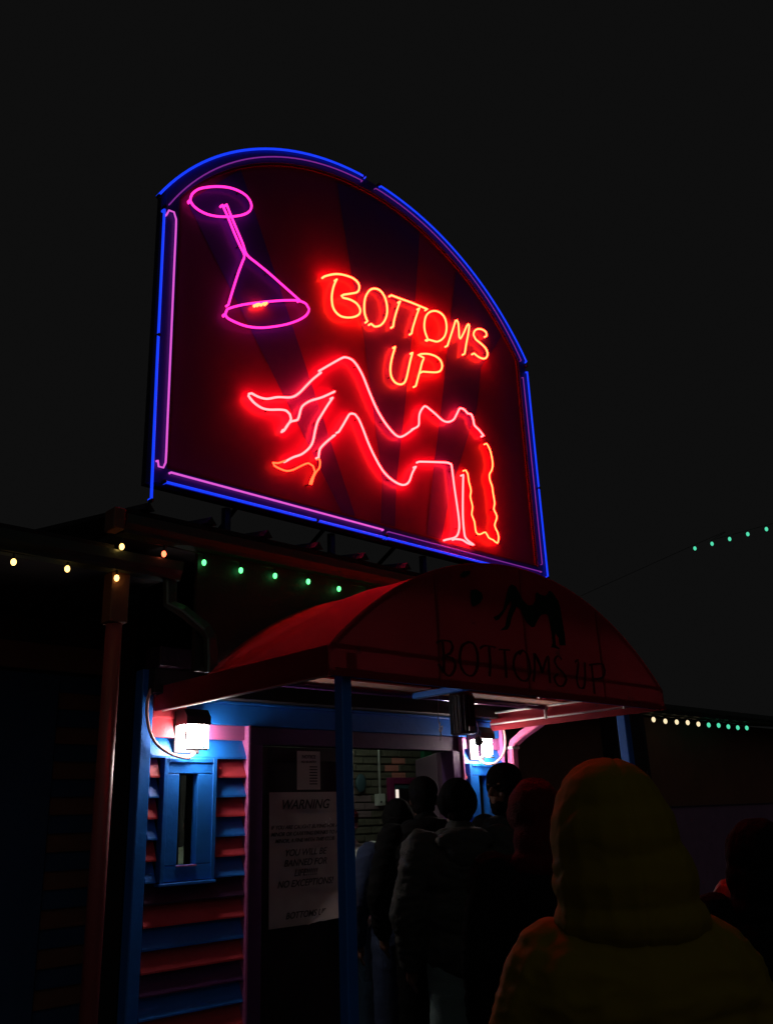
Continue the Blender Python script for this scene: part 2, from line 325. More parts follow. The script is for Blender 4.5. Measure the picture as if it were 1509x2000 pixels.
# ------------------------------------------------------------------ the bar
B = thing('bar_building', 'low clapboard bar in blue and red stripes with double doorway under a neon sign', 'building', (4.3, 4.7, .05))
def b_part(name, bm, m, parent=None, smooth=False): return obj(name, bm, m, parent or B, smooth)
fwall = b_part('front_wall', box(2.58, 3.33, 4.725, 4.80, .05, 3.05), M['wallshade'])
box(5.27, 5.93, 4.725, 4.80, .05, 3.05, bm=(bmm := bmesh.new())); fwall2 = b_part('front_wall', bmm, M['darkwood'])
b_part('front_wall', box(3.33, 5.27, 4.725, 4.80, 2.10, 3.05), M['wallshade'])
b_part('side_wall', box(2.84, 2.90, 4.81, 5.70, .05, 3.05), M['darkwood'])
b_part('side_wall', box(5.93, 5.99, 4.74, 5.40, .05, 3.05), M['darkwood'])
def clap(x0, x1, z0, pitch, y=4.674, out=.050, bm=None):
    # lapped board: thick butt edge below, thin edge tucked under the next
    rr = random.uniform(-.003, .003); k = random.uniform(-.002, .002)
    bm = bm or bmesh.new()
    prof = [(y+rr, z0+k), (y+rr, z0+.010), (y+out, z0+pitch+.004), (y+out+.006, z0+pitch+.004), (y+out+.006, z0)]
    return prism(prof, x0, x1, 'x', bm)
colseq = ['blue', 'red', 'blue', 'red', 'blue', 'red', 'blue', 'darkpurple', 'red', 'blue', 'red', 'purple', 'blue', 'red', 'blue', 'red', 'blue', 'red']
PT = .1116
for i, c in enumerate(colseq):
    z0 = 2.005-PT*i
    if z0 < .06: break
    for (a, b, wx0, wx1, par) in ((2.645, 3.30, 2.727, 3.071, fwall), (5.335, 5.80, 5.378, 5.714, fwall2)):
        zt = z0+PT
        if zt > 1.34 and z0 < 1.99:
            b_part('board', clap(a, wx0-.02, z0, PT), M[c], par); b_part('board', clap(wx1+.02, b, z0, PT), M[c], par)
        else:
            b_part('board', clap(a, b, z0, PT), M[c], par)
for i, c in enumerate(['red', 'red', 'red', 'purple']):
    b_part('board', clap(2.645, 2.87, 2.117+.1116*i, PT, out=.02), M[c], fwall)
b_part('board', box(2.871, 3.30, 4.695, 4.724, 2.118, 2.206, .002), M['pink'], fwall)
b_part('board', box(5.335, 5.80, 4.695, 4.724, 2.118, 2.206, .002), M['pink'], fwall2)
b_part('board', box(5.335, 5.80, 4.690, 4.724, 2.21, 2.33, .002), M['blue'], fwall2)
hb = b_part('header', box(2.871, 5.333, 4.688, 4.724, 2.209, 2.335, .003), M['blue'])
b_part('header_lip', box(2.871, 5.80, 4.675, 4.724, 2.338, 2.352, .002), M['blue'], hb)
b_part('header', box(3.318, 5.30, 4.692, 4.724, 2.098, 2.205, .003), M['purple'])
b_part('beam', box(2.60, 5.93, 4.60, 4.72, 2.356, 2.50, .005), M['darkwood'])  # both beams coloured dark to stand for the unlit strip above the header
b_part('beam', box(2.60, 5.93, 4.55, 4.72, 2.503, 2.62, .005), M['darkpurple'])
b_part('corner_post', box(2.565, 2.640, 4.67, 4.76, .05, 2.50, .006), M['blue'])
b_part('corner_trim', box(5.803, 5.825, 4.66, 4.74, .05, 2.33, .003), M['pink'])
b_part('corner_trim', box(5.828, 5.94, 4.69, 4.78, .05, 2.50, .004), M['darkpurple'])
# doorway
for (x0, x1) in ((3.318, 3.42), (5.20, 5.30)):
    b_part('door_jamb', box(x0, x1, 4.668, 4.86, .05, 2.095, .004), M['purple'])
b_part('door_trim', box(3.300, 3.316, 4.655, 4.73, .05, 2.206, .002), M['pink'])
b_part('door_trim', box(5.302, 5.322, 4.655, 4.73, .05, 2.206, .002), M['pink'])
b_part('threshold', box(3.42, 5.20, 4.68, 4.86, .05, .075, .003), M['metal'])
dl = b_part('door', box(3.425, 4.195, 4.735, 4.78, .08, 2.09, .004), M['doorm'])
for (x0, x1, z0, z1) in ((3.425, 3.50, .08, 2.09), (4.12, 4.195, .08, 2.09), (3.50, 4.12, 2.0, 2.09), (3.50, 4.12, .08, .30)):
    b_part('door_rail', box(x0+.001, x1-.001, 4.722, 4.734, z0+.001, z1-.001, .002), M['doorm'], dl)
b_part('handle', tube(spline([(4.16, 4.72, 1.0), (4.16, 4.68, 1.02), (4.16, 4.68, 1.22), (4.16, 4.72, 1.24)], .03), .010), M['metal'], dl, True)
th = math.radians(124)
dr = bmesh.new(); box(0, .80, -.022, .022, .08, 2.09, .004, bm=dr)
bmesh.ops.rotate(dr, verts=dr.verts[:], cent=(0, 0, 0), matrix=Matrix.Rotation(math.radians(180-th*0-124), 3, 'Z'))
bmesh.ops.translate(dr, verts=dr.verts[:], vec=(5.185, 4.80, 0))
drd = b_part('door', dr, mat('plum_door_paint', (.14, .075, .12), .5, var=.2))
b_part('handle', tube(spline([(5.56, 5.23, .98), (5.52, 5.27, 1.0), (5.52, 5.27, 1.2), (5.56, 5.23, 1.22)], .03), .010), M['metal'], drd, True)
# narrow windows either side of the doorway
def narrow_window(x0, x1, p0, p1, zb, zt, pb, pt):
    w = b_part('window', box(x0, x1, 4.664, 4.724, zb, pb, .004), M['blue'])
    bm = box(x0, x1, 4.664, 4.724, pt, zt, .004); b_part('window_rail', bm, M['blue'], w)
    b_part('window_stile', box(x0, p0, 4.664, 4.724, pb+.001, pt-.001, .003), M['blue'], w)
    b_part('window_stile', box(p1, x1, 4.664, 4.724, pb+.001, pt-.001, .003), M['blue'], w)
    # raised outer moulding
    for bx in ((x0-.006, x0+.022, zb-.004, zt+.004), (x1-.022, x1+.006, zb-.004, zt+.004)):
        b_part('window_trim', box(bx[0], bx[1], 4.655, 4.6625, bx[2], bx[3], .003), M['blue'], w)
    b_part('window_trim', box(x0+.023, x1-.023, 4.655, 4.6625, zt-.022, zt+.004, .003), M['blue'], w)
    b_part('sill', box(x0-.012, x1+.012, 4.648, 4.71, zb-.022, zb-.006, .003), M['blue'], w)
    b_part('glazing_bead', box(p0-.004, p1+.004, 4.655, 4.6625, pb-.010, pb-.001, .001), M['pink'], w)
    bm = bmesh.new(); v = [bm.verts.new(p) for p in ((p0, 4.705, pb), (p1, 4.705, pb), (p1, 4.705, pt), (p0, 4.705, pt))]; bm.faces.new(v)
    gm = bpy.data.materials.get('window_glass') or mat('window_glass', (.9, .9, .9), .04, var=0)
    gm.node_tree.nodes['Principled BSDF'].inputs['Transmission Weight'].default_value = 1.0
    gm.node_tree.nodes['Principled BSDF'].inputs['IOR'].default_value = 1.05
    b_part('pane', bm, gm, w)
narrow_window(2.727, 3.071, 2.827, 2.951, 1.336, 1.998, 1.42, 1.915)
narrow_window(5.378, 5.714, 5.485, 5.584, 1.336, 2.005, 1.42, 1.917)
# punch: wall behind the panes is dark room, so lift the wall sheet away there
for o in (fwall, fwall2):
    bpy.data.meshes.remove(o.data) if False else None
def holed(o, X0, X1, p0, p1):
    bm = bmesh.new()
    for (a, b, c, d) in ((X0, X1, .05, 1.42), (X0, X1, 1.915, 3.05), (X0, p0, 1.4205, 1.9145), (p1, X1, 1.4205, 1.9145)):
        box(a, b, 4.725, 4.80, c, d, bm=bm)
    bm.to_mesh(o.data); bm.free()
holed(fwall, 2.58, 3.329, 2.827, 2.951); holed(fwall2, 5.271, 5.93, 5.485, 5.584)
# room behind the doors
iw = b_part('interior_wall', box(5.2, 8.4, 6.955, 7.05, .05, 2.9), M['mortar'])
bw, bh = .205, .0745
bme = bpy.data.meshes.new('brick'); bmx = box(-.098, .098, -.02, .02, -.031, .031, .005); bmx.to_mesh(bme); bmx.free(); bme.materials.append(M['brick'])
bmeP = bme.copy(); bmeP.materials.clear(); bmeP.materials.append(M['brickp'])
bmeU = bme.copy(); bmeU.materials.clear(); bmeU.materials.append(M['bricku'])
nb = 0
for j in range(22):
    zc = 1.30+j*.0592*1.27
    if zc > 2.85: break
    for i in range(12):
        xc = 5.62+i*bw+(bw/2 if j % 2 else 0)
        px = None
        me = bme
        if (abs(zc-2.20) < .036 and abs(xc-6.90) < .1) or (abs(zc-2.125) < .036 and abs(xc-6.82) < .1) or (abs(zc-2.05) < .036 and abs(xc-6.92) < .1): me = bmeP
        elif 1.66 < zc < 1.88 and xc < 6.5: me = bmeU
        link('brick', me, None, iw, at=(xc, 6.945+random.uniform(-.004, .004), zc)); nb += 1
b_part('interior_wall', box(2.91, 2.95, 4.86, 6.9, .05, 2.9), M['darkwood'])
b_part('interior_wall', box(8.4, 8.46, 4.9, 7.05, .05, 2.9), M['darkwood'])
b_part('interior_wall', box(2.96, 5.19, 6.955, 7.05, .05, 2.9), M['darkwood'])
b_part('interior_floor', box(2.96, 8.4, 4.87, 6.95, .012, .075), M['darkwood'])
b_part('interior_ceiling', box(2.91, 8.4, 4.81, 7.05, 2.905, 2.95), M['darkwood'])
b_part('green_post', box(7.177, 7.30, 6.86, 6.92, .076, 2.9, .004), M['green'])
# inner doorway with a lit slit
idr = b_part('inner_doorway', box(6.65, 6.72, 6.87, 6.92, .076, 2.03, .004), M['magenta'])
b_part('frame_rail', box(6.721, 7.17, 6.87, 6.92, 1.965, 2.03, .004), M['magenta'], idr)
b_part('inner_door', box(6.722, 7.17, 6.885, 6.918, .076, 1.963, .003), M['doorm'], idr)
b_part('lit_slit', box(6.744, 6.785, 6.876, 6.884, 1.72, 1.91, .002), M['tubelight'], idr)
b_part('transom', box(6.735, 7.15, 6.876, 6.884, 1.915, 1.955, .002), M['ornament'], idr)
cd = b_part('conduit', tube([(6.535, 6.90, 2.89), (6.535, 6.90, 1.87)], .011), M['white'], None, True)
b_part('switch_box', box(6.475, 6.575, 6.86, 6.925, 1.755, 1.87, .006), M['white'], cd)
b_part('switch', box(6.50, 6.515, 6.850, 6.859, 1.78, 1.80, .001), M['black'], cd)
oc = b_part('wall_ornament', uvsphere((6.265, 6.89, 1.975), .085, sc=(.85, .3, 1.1)), M['ornament'], None, True)
b_part('unseen_ceiling_lamp', tube([(3.0, 4.98, 2.85), (3.9, 4.98, 2.85)], .025), M['figfill'], None, True)  # added out of view to light the figure behind the left window
b_part('unseen_ceiling_lamp', tube([(5.3, 6.2, 2.85), (6.5, 6.2, 2.85)], .03), M['inlamp'], None, True)
# left wing behind the porch
lw = b_part('porch_wall', box(-6, 2.84, 5.735, 5.80, .05, 3.3), M['darkwood'])
seq = ['blue', 'brown', 'blue', 'brown', 'blue', 'brown', 'purple', 'blue', 'brown']
for i in range(24):
    z0 = 2.49-i*.1095
    if z0 < .06: break
    b_part('board', clap(2.53, 2.835, z0, .1095, y=5.70, out=.02), M['umber' if i % 2 else 'blueshade'], lw)
b_part('fascia_board', box(-6, 2.835, 5.66, 5.689, 2.62, 2.79, .003), M['umber'], lw)
sh = b_part('shutter', box(1.62, 2.52, 5.68, 5.73, .35, 2.60, .005), M['blueshade'], lw)
b_part('shutter', box(.70, 1.60, 5.68, 5.73, .35, 2.60, .005), M['blueshade'], lw)
# roofs
bm = bmesh.new(); prism([(4.16, 3.235), (4.16, 3.26), (9.5, 4.12), (9.5, 4.09)], 2.14, 6.35, 'x', bm); rf = b_part('roof', bm, M['roof'])
for i in range(11):
    x = 2.25+i*.40
    bm = bmesh.new(); tri = [(x-.035, 0), (x, .045), (x+.035, 0)]
    A = [bm.verts.new((p[0], 4.13, 3.262+p[1])) for p in tri]; Bq = [bm.verts.new((p[0], 9.5, 4.125+p[1])) for p in tri]
    bm.faces.new(A[::-1]); bm.faces.new(Bq)
    for q in range(3): bm.faces.new((A[q], A[(q+1) % 3], Bq[(q+1) % 3], Bq[q]))
    b_part('roof_rib', bm, M['roof'], rf)
b_part('soffit', box(2.16, 6.33, 4.21, 5.0, 3.14, 3.17), M['darkwood'], rf)
def gutter(x0, x1, y, z):
    prof = [(y-.075, z+.10), (y-.07, z+.05), (y-.05, z+.02), (y-.045, z), (y+.045, z), (y+.045, z+.10), (y+.038, z+.10), (y+.038, z+.008), (y-.038, z+.008), (y-.06, z+.06), (y-.066, z+.10)]
    return prism(prof, x0, x1, 'x')
gt = b_part('gutter', gutter(2.13, 6.35, 4.21, 3.12), M['gutter'])
b_part('gutter_end', box(2.06, 2.127, 4.15, 4.26, 3.13, 3.25, .006), M['umber'], gt)
bm = bmesh.new(); prism([(4.25, 3.04), (4.25, 3.07), (5.72, 3.36), (5.72, 3.33)], -6, 2.12, 'x', bm); b_part('porch_roof', bm, M['roof'])
b_part('porch_fascia', box(-6, 2.52, 4.34, 4.37, 2.95, 3.03, .003), M['darkwood'])
b_part('gutter', gutter(-6, 2.53, 4.29, 2.935), M['gutter'])
co = b_part('porch_column', tube([(2.196, 4.342, .30), (2.196, 4.342, 2.66)], .043, 28), mat('dull_red_paint', (.36, .075, .08), .45, bump=.25, bscale=30, var=.2), None, True)
b_part('column_cap', box(2.145, 2.247, 4.29, 4.395, 2.663, 2.94, .006), M['umber'], co)
b_part('column_base', box(2.13, 2.262, 4.275, 4.41, .05, .297, .006), M['brown'], co)
b_part('porch_soffit', box(-6, 2.5, 4.38, 5.69, 2.955, 2.975), M['darkwood'])
# downspouts
def spout(pts, w, t, m, name='downspout'):
    bm = bmesh.new(); P = [Vector(p) for p in pts]; rings = []
    for i, p in enumerate(P):
        t_ = (P[min(i+1, len(P)-1)]-P[max(i-1, 0)]).normalized()
        s = Vector((1, 0, 0)) if abs(t_.x) < .8 else Vector((0, 0, 1)); b_ = t_.cross(s).normalized(); s = b_.cross(t_).normalized()
        q = []
        for (a, b2) in ((-1, -.7), (-.7, -1), (.7, -1), (1, -.7), (1, .7), (.7, 1), (-.7, 1), (-1, .7)):
            q.append(bm.verts.new(p+s*a*w/2+b_*b2*t/2))
        rings.append(q)
    for a, b2 in zip(rings, rings[1:]):
        for k in range(8): bm.faces.new((a[k], a[(k+1) % 8], b2[(k+1) % 8], b2[k]))
    bm.faces.new(rings[0][::-1]); bm.faces.new(rings[-1]); bmesh.ops.recalc_face_normals(bm, faces=bm.faces[:])
    return b_part(name, bm, m)
spout([(2.49, 4.29, 2.94), (2.49, 4.28, 2.80), (2.55, 4.24, 2.76), (2.66, 4.18, 2.66), (2.69, 4.172, 2.61), (2.70, 4.172, 2.50), (2.70, 4.172, 2.42)], .07, .05, M['gutter'])
spout([(5.87, 4.62, .10), (5.87, 4.62, 2.10), (5.88, 4.60, 2.17), (5.90, 4.52, 2.23), (5.93, 4.25, 2.36), (6.02, 4.16, 2.48), (6.02, 4.16, 3.11)], .085, .06, M['spout'])
tube([(6.07, 4.84, .06), (6.07, 4.84, 2.6)], .03, bm=(bmm := bmesh.new())); b_part('drain_pipe', bmm, M['red'], None, True)
for z in (2.12, 1.2):
    b_part('pipe_strap', box(5.82, 5.92, 4.58, 4.66, z, z+.02, .002), M['white'])
# crumpled flashing over the left corner of the awning
bm = bmesh.new(); g_ = {}
for i in range(10):
    for j in range(5):
        g_[i, j] = bm.verts.new((2.60+i*.05, 4.64+j*.022, 2.445+.022*noise.noise(Vector((i*.9, j*.8, 3)))+(j*.008)))
for i in range(9):
    for j in range(4): bm.faces.new((g_[i, j], g_[i+1, j], g_[i+1, j+1], g_[i, j+1]))
bmesh.ops.solidify(bm, geom=bm.faces[:], thickness=.002)
b_part('flashing', bm, M['metal'])
# ------------------------------------------------------------------ right wing
R_ = thing('side_wing', 'dark wing of the bar running right with mauve lower wall and low eave', 'building', (9.5, 5.4, .05))
obj('upper_wall', box(6.0, 15, 5.40, 5.5, 1.64, 2.62), M['umber'], R_); obj('lower_wall', box(6.0, 15, 5.36, 5.5, .05, 1.625), mat('mauve_wall', (.26, .15, .28), .7, var=.2, bump=.3, wear=((.06, .03, .08), 5, .66)), R_)
obj('wall_rail', box(6.0, 15, 5.345, 5.399, 1.6255, 1.6395, .003), M['darkpurple'], R_)
obj('roof', prism([(4.98, 2.64), (4.98, 2.67), (9.5, 3.3), (9.5, 3.27)], 6.36, 15, 'x'), M['roof'], R_)
obj('gutter', gutter(6.4, 15, 5.02, 2.60), M['gutter'], R_)
# ------------------------------------------------------------------ far building carrying the high string of lights
F_ = thing('dark_gable_building', 'unlit building in the darkness beyond the right wing', 'building', (13, 11, 0))
obj('wall', box(10, 17, 11, 16, 0, 3.6), M['darkwood'], F_)
obj('roof', prism([(9.8, 3.6), (13.5, 5.1), (17.2, 3.6)], 10.8, 16.2, 'y'), M['roof'], F_)

# ================================================================== AWNING
b_part('fascia_wall', box(2.62, 5.80, 4.215, 4.245, 2.43, 3.118), M['darkwood'])
A = thing('entrance_awning', 'red barrel awning with printed lettering on blue posts over the doorway', 'awning', (4.18, 3.9, .05))
AX0, AX1, YF, YB, ZB, ZS, RAD = 2.66, 5.70, 3.13, 4.66, 2.262, 2.398, 2.148
YC = 4.16   # the barrel ends at the boarded fascia, the valances run on to the wall
AC = (AX0+AX1)/2; ZC = ZS+.63-RAD
def arc(n=40, inset=0):
    a0 = math.asin((AX1-AX0)/2/RAD); return [(AC+(RAD-inset)*math.sin(-a0+2*a0*i/n), ZC+(RAD-inset)*math.cos(-a0+2*a0*i/n)) for i in range(n+1)]
def sag(x, y, z):
    return .016*noise.noise(Vector((x*2.1, y*2.6, z*2)))+.006*noise.noise(Vector((x*6, y*3, z*6)))
bm = bmesh.new(); ar = arc(44); ny = 14; G = []
for j in range(ny+1):
    y = YF+(YC-YF)*j/ny
    dip = -.014*math.sin(math.pi*((j/ny*2) % 1))
    G.append([bm.verts.new((x, y, z+(dip+sag(x, y, z))*(0 if j in (0, ny) else 1))) for (x, z) in ar])
for j in range(ny):
    for i in range(44): bm.faces.new((G[j][i], G[j+1][i], G[j+1][i+1], G[j][i+1]))
bmesh.ops.recalc_face_normals(bm, faces=bm.faces[:])
obj('canopy', bm, M['fabric'], A, True)
# front panel
bm = bmesh.new(); rows = 12; cols = 60; V = []
for i in range(cols+1):
    x = AX0+(AX1-AX0)*i/cols; zt = ZC+math.sqrt(max(0, RAD**2-(x-AC)**2)); V.append([])
    for j in range(rows+1):
        z = ZB+(zt-ZB)*j/rows
        V[i].append(bm.verts.new((x, YF-.002+(.006*noise.noise(Vector((x*2, z*5, 1))) if 0 < j < rows and 0 < i < cols else 0), z)))
for i in range(cols):
    for j in range(rows): bm.faces.new((V[i][j], V[i+1][j], V[i+1][j+1], V[i][j+1]))
bmesh.ops.recalc_face_normals(bm, faces=bm.faces[:])
front = obj('front_panel', bm, M['fabric'], A, True)
for x in (3.42, 4.178, 4.962):
    zt = ZC+math.sqrt(RAD**2-(x-AC)**2)
    obj('seam', box(x-.010, x+.010, YF-.011, YF-.006, ZB+.02, zt-.02, .001), M['fabric'], front)
obj('hem', box(AX0, AX1, YF-.013, YF-.006, ZB, ZB+.022, .002), M['fabric'], front)
for x0 in (AX0, AX1):
    s = -1 if x0 == AX0 else 1
    v = obj('side_valance', box(x0-.002, x0+.002, YF, YB+.03, ZB, ZS+.004), M['fabric'], A)
    obj('hem', box(x0+s*.003-.001, x0+s*.003+.002, YF, YB+.03, ZB, ZB+.02), M['fabric'], v)
YP = YF-.0125
bm = bmesh.new(); polyface(AWNFIG[0], YP, bm); obj('figure_print', bm, M['print_'], front)
for p in AWNGLASS: bm = bmesh.new(); polyface(p, YP, bm); obj('glass_print', bm, M['print_'], front)
groups = [(0, 2), (2, 3), (3, 5), (5, 7), (7, 8), (8, 11), (11, 12), (12, 13), (13, 15)]
for a, b in groups:
    bm = bmesh.new()
    for st in AWNLETTER[a:b]: ribbon([(q.x, q.z) for q in spline([(p[0], 0, p[1]) for p in st], .02)], .019, YP-.0005, bm)
    obj('letter', bm, M['letterp'], front)
# steel frame under the canvas
def bar(name, p, q, m, r=.016):
    return obj(name, tube([p, q], r, 8), m, A, True)
frm = []
for x, m in ((AX0+.035, 'white'), (AX1-.035, 'white')):
    zb_ = ZB+(.006 if x < 4 else .050); bar('frame_bar', (x, YF+.03, zb_), (x, YB, zb_), M[m], .007); bar('frame_bar', (x, YF+.03, ZS), (x, YB, ZS), M[m], .010)
    for y in (3.42, 4.11): bar('frame_strut', (x, y, ZB+.04), (x, y, ZS-.017), M[m], .012)
bar('frame_bar', (AX0+.05, YF+.035, ZB+.02), (AX1-.05, YF+.035, ZB+.02), M['blue'])
bar('frame_bar', (AX0+.05, YF+.035, ZS), (AX1-.05, YF+.035, ZS), M['blue'], .012)
bar('cross_bar', (AX0+.05, 4.115, ZS-.012), (AX1-.05, 4.115, ZS-.012), mat('glossy_violet_pipe', (.14, .05, .22), .18, .2, var=.1), .02)
obj('frame_bar', box(4.19, 4.235, YF+.06, 4.09, ZS-.04, ZS-.002, .003), M['blue'], A)
for y in (YF+.03, 4.10):
    pts = [(x, y, z) for (x, z) in arc(24, .03)]
    obj('frame_hoop', tube(pts, .012, 6), M['white'] if y > 4 else M['blue'], A, True)
for (a, b) in ((2.72, 4.185), (4.24, 5.63)):
    obj('liner_board', box(a, b, 3.91, 4.09, ZS+.002, ZS+.010, .001), M['peach'], A)
pl = obj('post', box(2.78, 2.842, 3.17, 3.232, .05, ZB+.10, .006), M['blue'], A); pr = obj('post', box(5.73, 5.80, 3.47, 3.54, .05, ZB+.10, .006), M['blue'], A)
for p_, x, y in ((pl, 2.811, 3.201), (pr, 5.765, 3.505)):
    obj('base_plate', box(x-.07, x+.07, y-.07, y+.07, .044, .056, .002), M['metal'], p_)

# ================================================================== NEON SIGN
S = thing('neon_sign', 'huge arched neon sign with a martini glass, BOTTOMS UP letters and an arched figure', 'sign', (4.17, 4.3, 3.26))
SX0, SX1, SZ0, ACX, ACZ, AR = 2.30, 6.01, 3.475, 4.176, 4.324, 2.21
def outline(d=0, n=48):
    """sign outline inset by d: bottom-left, bottom-right, then over the arch"""
    x0, x1, z0, r = SX0+d, SX1-d, SZ0+d, AR-d
    aR = math.asin((x1-ACX)/r); aL = math.asin((x0-ACX)/r)
    return [(x0, z0), (x1, z0)]+[(ACX+r*math.sin(aR+(aL-aR)*i/n), ACZ+r*math.cos(aR+(aL-aR)*i/n)) for i in range(n+1)]
cab = obj('cabinet', prism(outline(.002), 4.285, 4.335), M['cabinet'], S)
bm = bmesh.new(); O = outline(.10)
v = [bm.verts.new((p[0], 4.247, p[1])) for p in O]; v2 = [bm.verts.new((p[0], 4.284, p[1])) for p in O]
bm.faces.new(v); n_ = len(v)
for i in range(n_): bm.faces.new((v[i], v2[i], v2[(i+1) % n_], v[(i+1) % n_]))
bmesh.ops.recalc_face_normals(bm, faces=bm.faces[:]); bm.normal_update()
face = obj('face_panel', bm, M['panel'], S)
# sheet joints of the face
def ringbm(d0, d1, y0, y1):
    bm = bmesh.new(); a, b = outline(d0), outline(d1); n = len(a)
    L = [[bm.verts.new((p[0], y, p[1])) for p in q] for q, y in ((a, y1), (a, y0), (b, y0), (b, y1))]
    for i in range(n):
        k = (i+1) % n
        for s_ in range(4): bm.faces.new((L[s_][i], L[s_][k], L[(s_+1) % 4][k], L[(s_+1) % 4][i]))
    bmesh.ops.recalc_face_normals(bm, faces=bm.faces[:]); return bm
obj('rim', ringbm(0, .096, 4.222, 4.284), M['rim'], S)
obj('rim_trim', ringbm(.0965, .112, 4.232, 4.2465), mat('trim_brown_red', (.07, .01, .02), .6), S)
# painted rays
def clipray(l, r):
    return l+r[::-1]
yr = 4.2445
for k in range(3):
    l, r = [[(x*.9940, CAMZ+(z-CAMZ)*.9940) for x, z in e] for e in (RAYEDGE[2*k], RAYEDGE[2*k+1])]
    l = [(max(2.43, x), min(z, 6.35)) for x, z in l]; bm = bmesh.new(); polyface([(x, max(3.60, z)) for x, z in clipray(l, r)], yr, bm)
    obj('painted_ray', bm, M['ray'], face)
# sign legs down to the roof
for x in (2.9, 3.75, 4.65, 5.5):
    lg = obj('leg', tube([(x, 4.36, 3.26), (x, 4.36, 3.474)], .03, 6), M['cabinet'], S)
    if x > 3: obj('brace', tube([(x, 4.34, 4.6), (x, 6.2, 3.62)], .02, 6), M['cabinet'], S)
def neon_tube(name, pts, r, m, y=4.205, step=.02, sm=True, hooks=True):
    P = [Vector((p[0], y, p[1])) for p in pts]
    if sm: P = spline(P, step)
    if hooks: P = [P[0]+Vector((0, .028, 0)), P[0]+Vector((0, .012, 0))]+P+[P[-1]+Vector((0, .012, 0)), P[-1]+Vector((0, .028, 0))]
    o = obj(name, tube(P, r, 8), M[m], S, True)
    return o
def caps(o, pts, y=4.205):
    pass
lit = []
for p in LETTER: neon_tube('letter_tube', p, .0076, 'torange')
for p in FIGURE: neon_tube('figure_tube', p, .0076, 'tfig')
for p in SHOE: neon_tube('shoe_tube', p, .0055, 'tshoe')
for p in HAIR: neon_tube('hair_tube', p, .0058, 'torange')
for p in GLASS: neon_tube('glass_tube', p, .0082, 'tglass')
for p in OLIVE: neon_tube('olive_tube', p, .010, 'torange')
# black glass-support stubs and painted-out tube ends
def stub(x, z, r=.009, y0=4.20, y1=4.2465): return obj('tube_support', tube([(x, y0, z), (x, y1, z)], r, 6), M['tiny'], S, True)
for p in LETTER+FIGURE+SHOE+HAIR+GLASS:
    for q in (p[len(p)//3], p[2*len(p)//3]): stub(q[0], q[1], .005, 4.214)
# border tubes
def arcpts(r, cx, cz, a0, a1, n=30): return [(cx+r*math.sin(math.radians(a0+(a1-a0)*i/n)), cz+r*math.cos(math.radians(a0+(a1-a0)*i/n))) for i in range(n+1)]
def ang(x, z, cx=ACX, cz=ACZ): return math.degrees(math.atan2(x-cx, z-cz))
BY = 4.205
aL = ang(2.238, 5.395); aM1 = ang(.9640*4.2, 1.62+1.1685*4.2); aM2 = ang(.999*4.2, 1.62+1.173*4.2); aR = ang(6.008, 5.54)
neon_tube('blue_border_tube', arcpts(2.21, ACX, ACZ, aL, aM1), .0084, 'tblue', BY, .05)
neon_tube('blue_border_tube', arcpts(2.21, ACX, ACZ, aM2+.6, aR), .0080, 'tblue', BY, .05)
neon_tube('blue_border_tube', [(2.283, 5.30), (2.29, 4.2), (2.30, 3.36)], .0084, 'tblue', BY, .1, False)
neon_tube('blue_border_tube', [(6.012, 5.44), (6.01, 4.5), (6.012, 3.50)], .0080, 'tblue', BY, .1, False)
neon_tube('blue_border_tube', [(2.385, 3.482), (4.115, 3.482)], .0084, 'tblue', BY, .1, False)
neon_tube('blue_border_tube', [(4.14, 3.482), (5.99, 3.482)], .0080, 'tblue', BY, .1, False)
PCX, PCZ = 4.178, 4.378
neon_tube('pink_border_tube', arcpts(2.103, PCX, PCZ, -62.0, -4.5), .0044, 'tpinkd', BY, .05)
neon_tube('pink_border_tube', arcpts(2.103, PCX, PCZ, -.5, 56.8), .0040, 'tpinkd', BY, .05)
neon_tube('pink_border_tube', [(2.30, 5.27), (2.315, 5.31), (2.35, 5.315), (2.368, 5.27), (2.371, 4.9), (2.374, 4.4), (2.377, 3.9), (2.378, 3.60), (2.365, 3.565), (2.335, 3.565), (2.328, 3.60)], .0060, 'tpink', BY, .05)
neon_tube('pink_border_tube', [(2.415, 3.548), (4.10, 3.536)], .0066, 'tpink', BY, .1, False)
neon_tube('pink_border_tube', [(4.15, 3.532), (5.93, 3.53)], .0044, 'tpinkd', BY, .1, False)
neon_tube('pink_border_tube', [(5.94, 5.36), (5.945, 4.6), (5.95, 3.60)], .0040, 'tpinkd', BY, .1, False)
for (x, z) in ((2.24, 5.38), (2.284, 5.32), (2.30, 3.35), (2.375, 3.482), (4.128, 3.50), (4.03, 6.53), (4.2, 6.54), (6.01, 5.50), (6.012, 3.49), (5.997, 3.482), (3.5, 3.482), (2.29, 4.4), (6.012, 4.3)):
    stub(x, z, .012, 4.196, 4.2235)

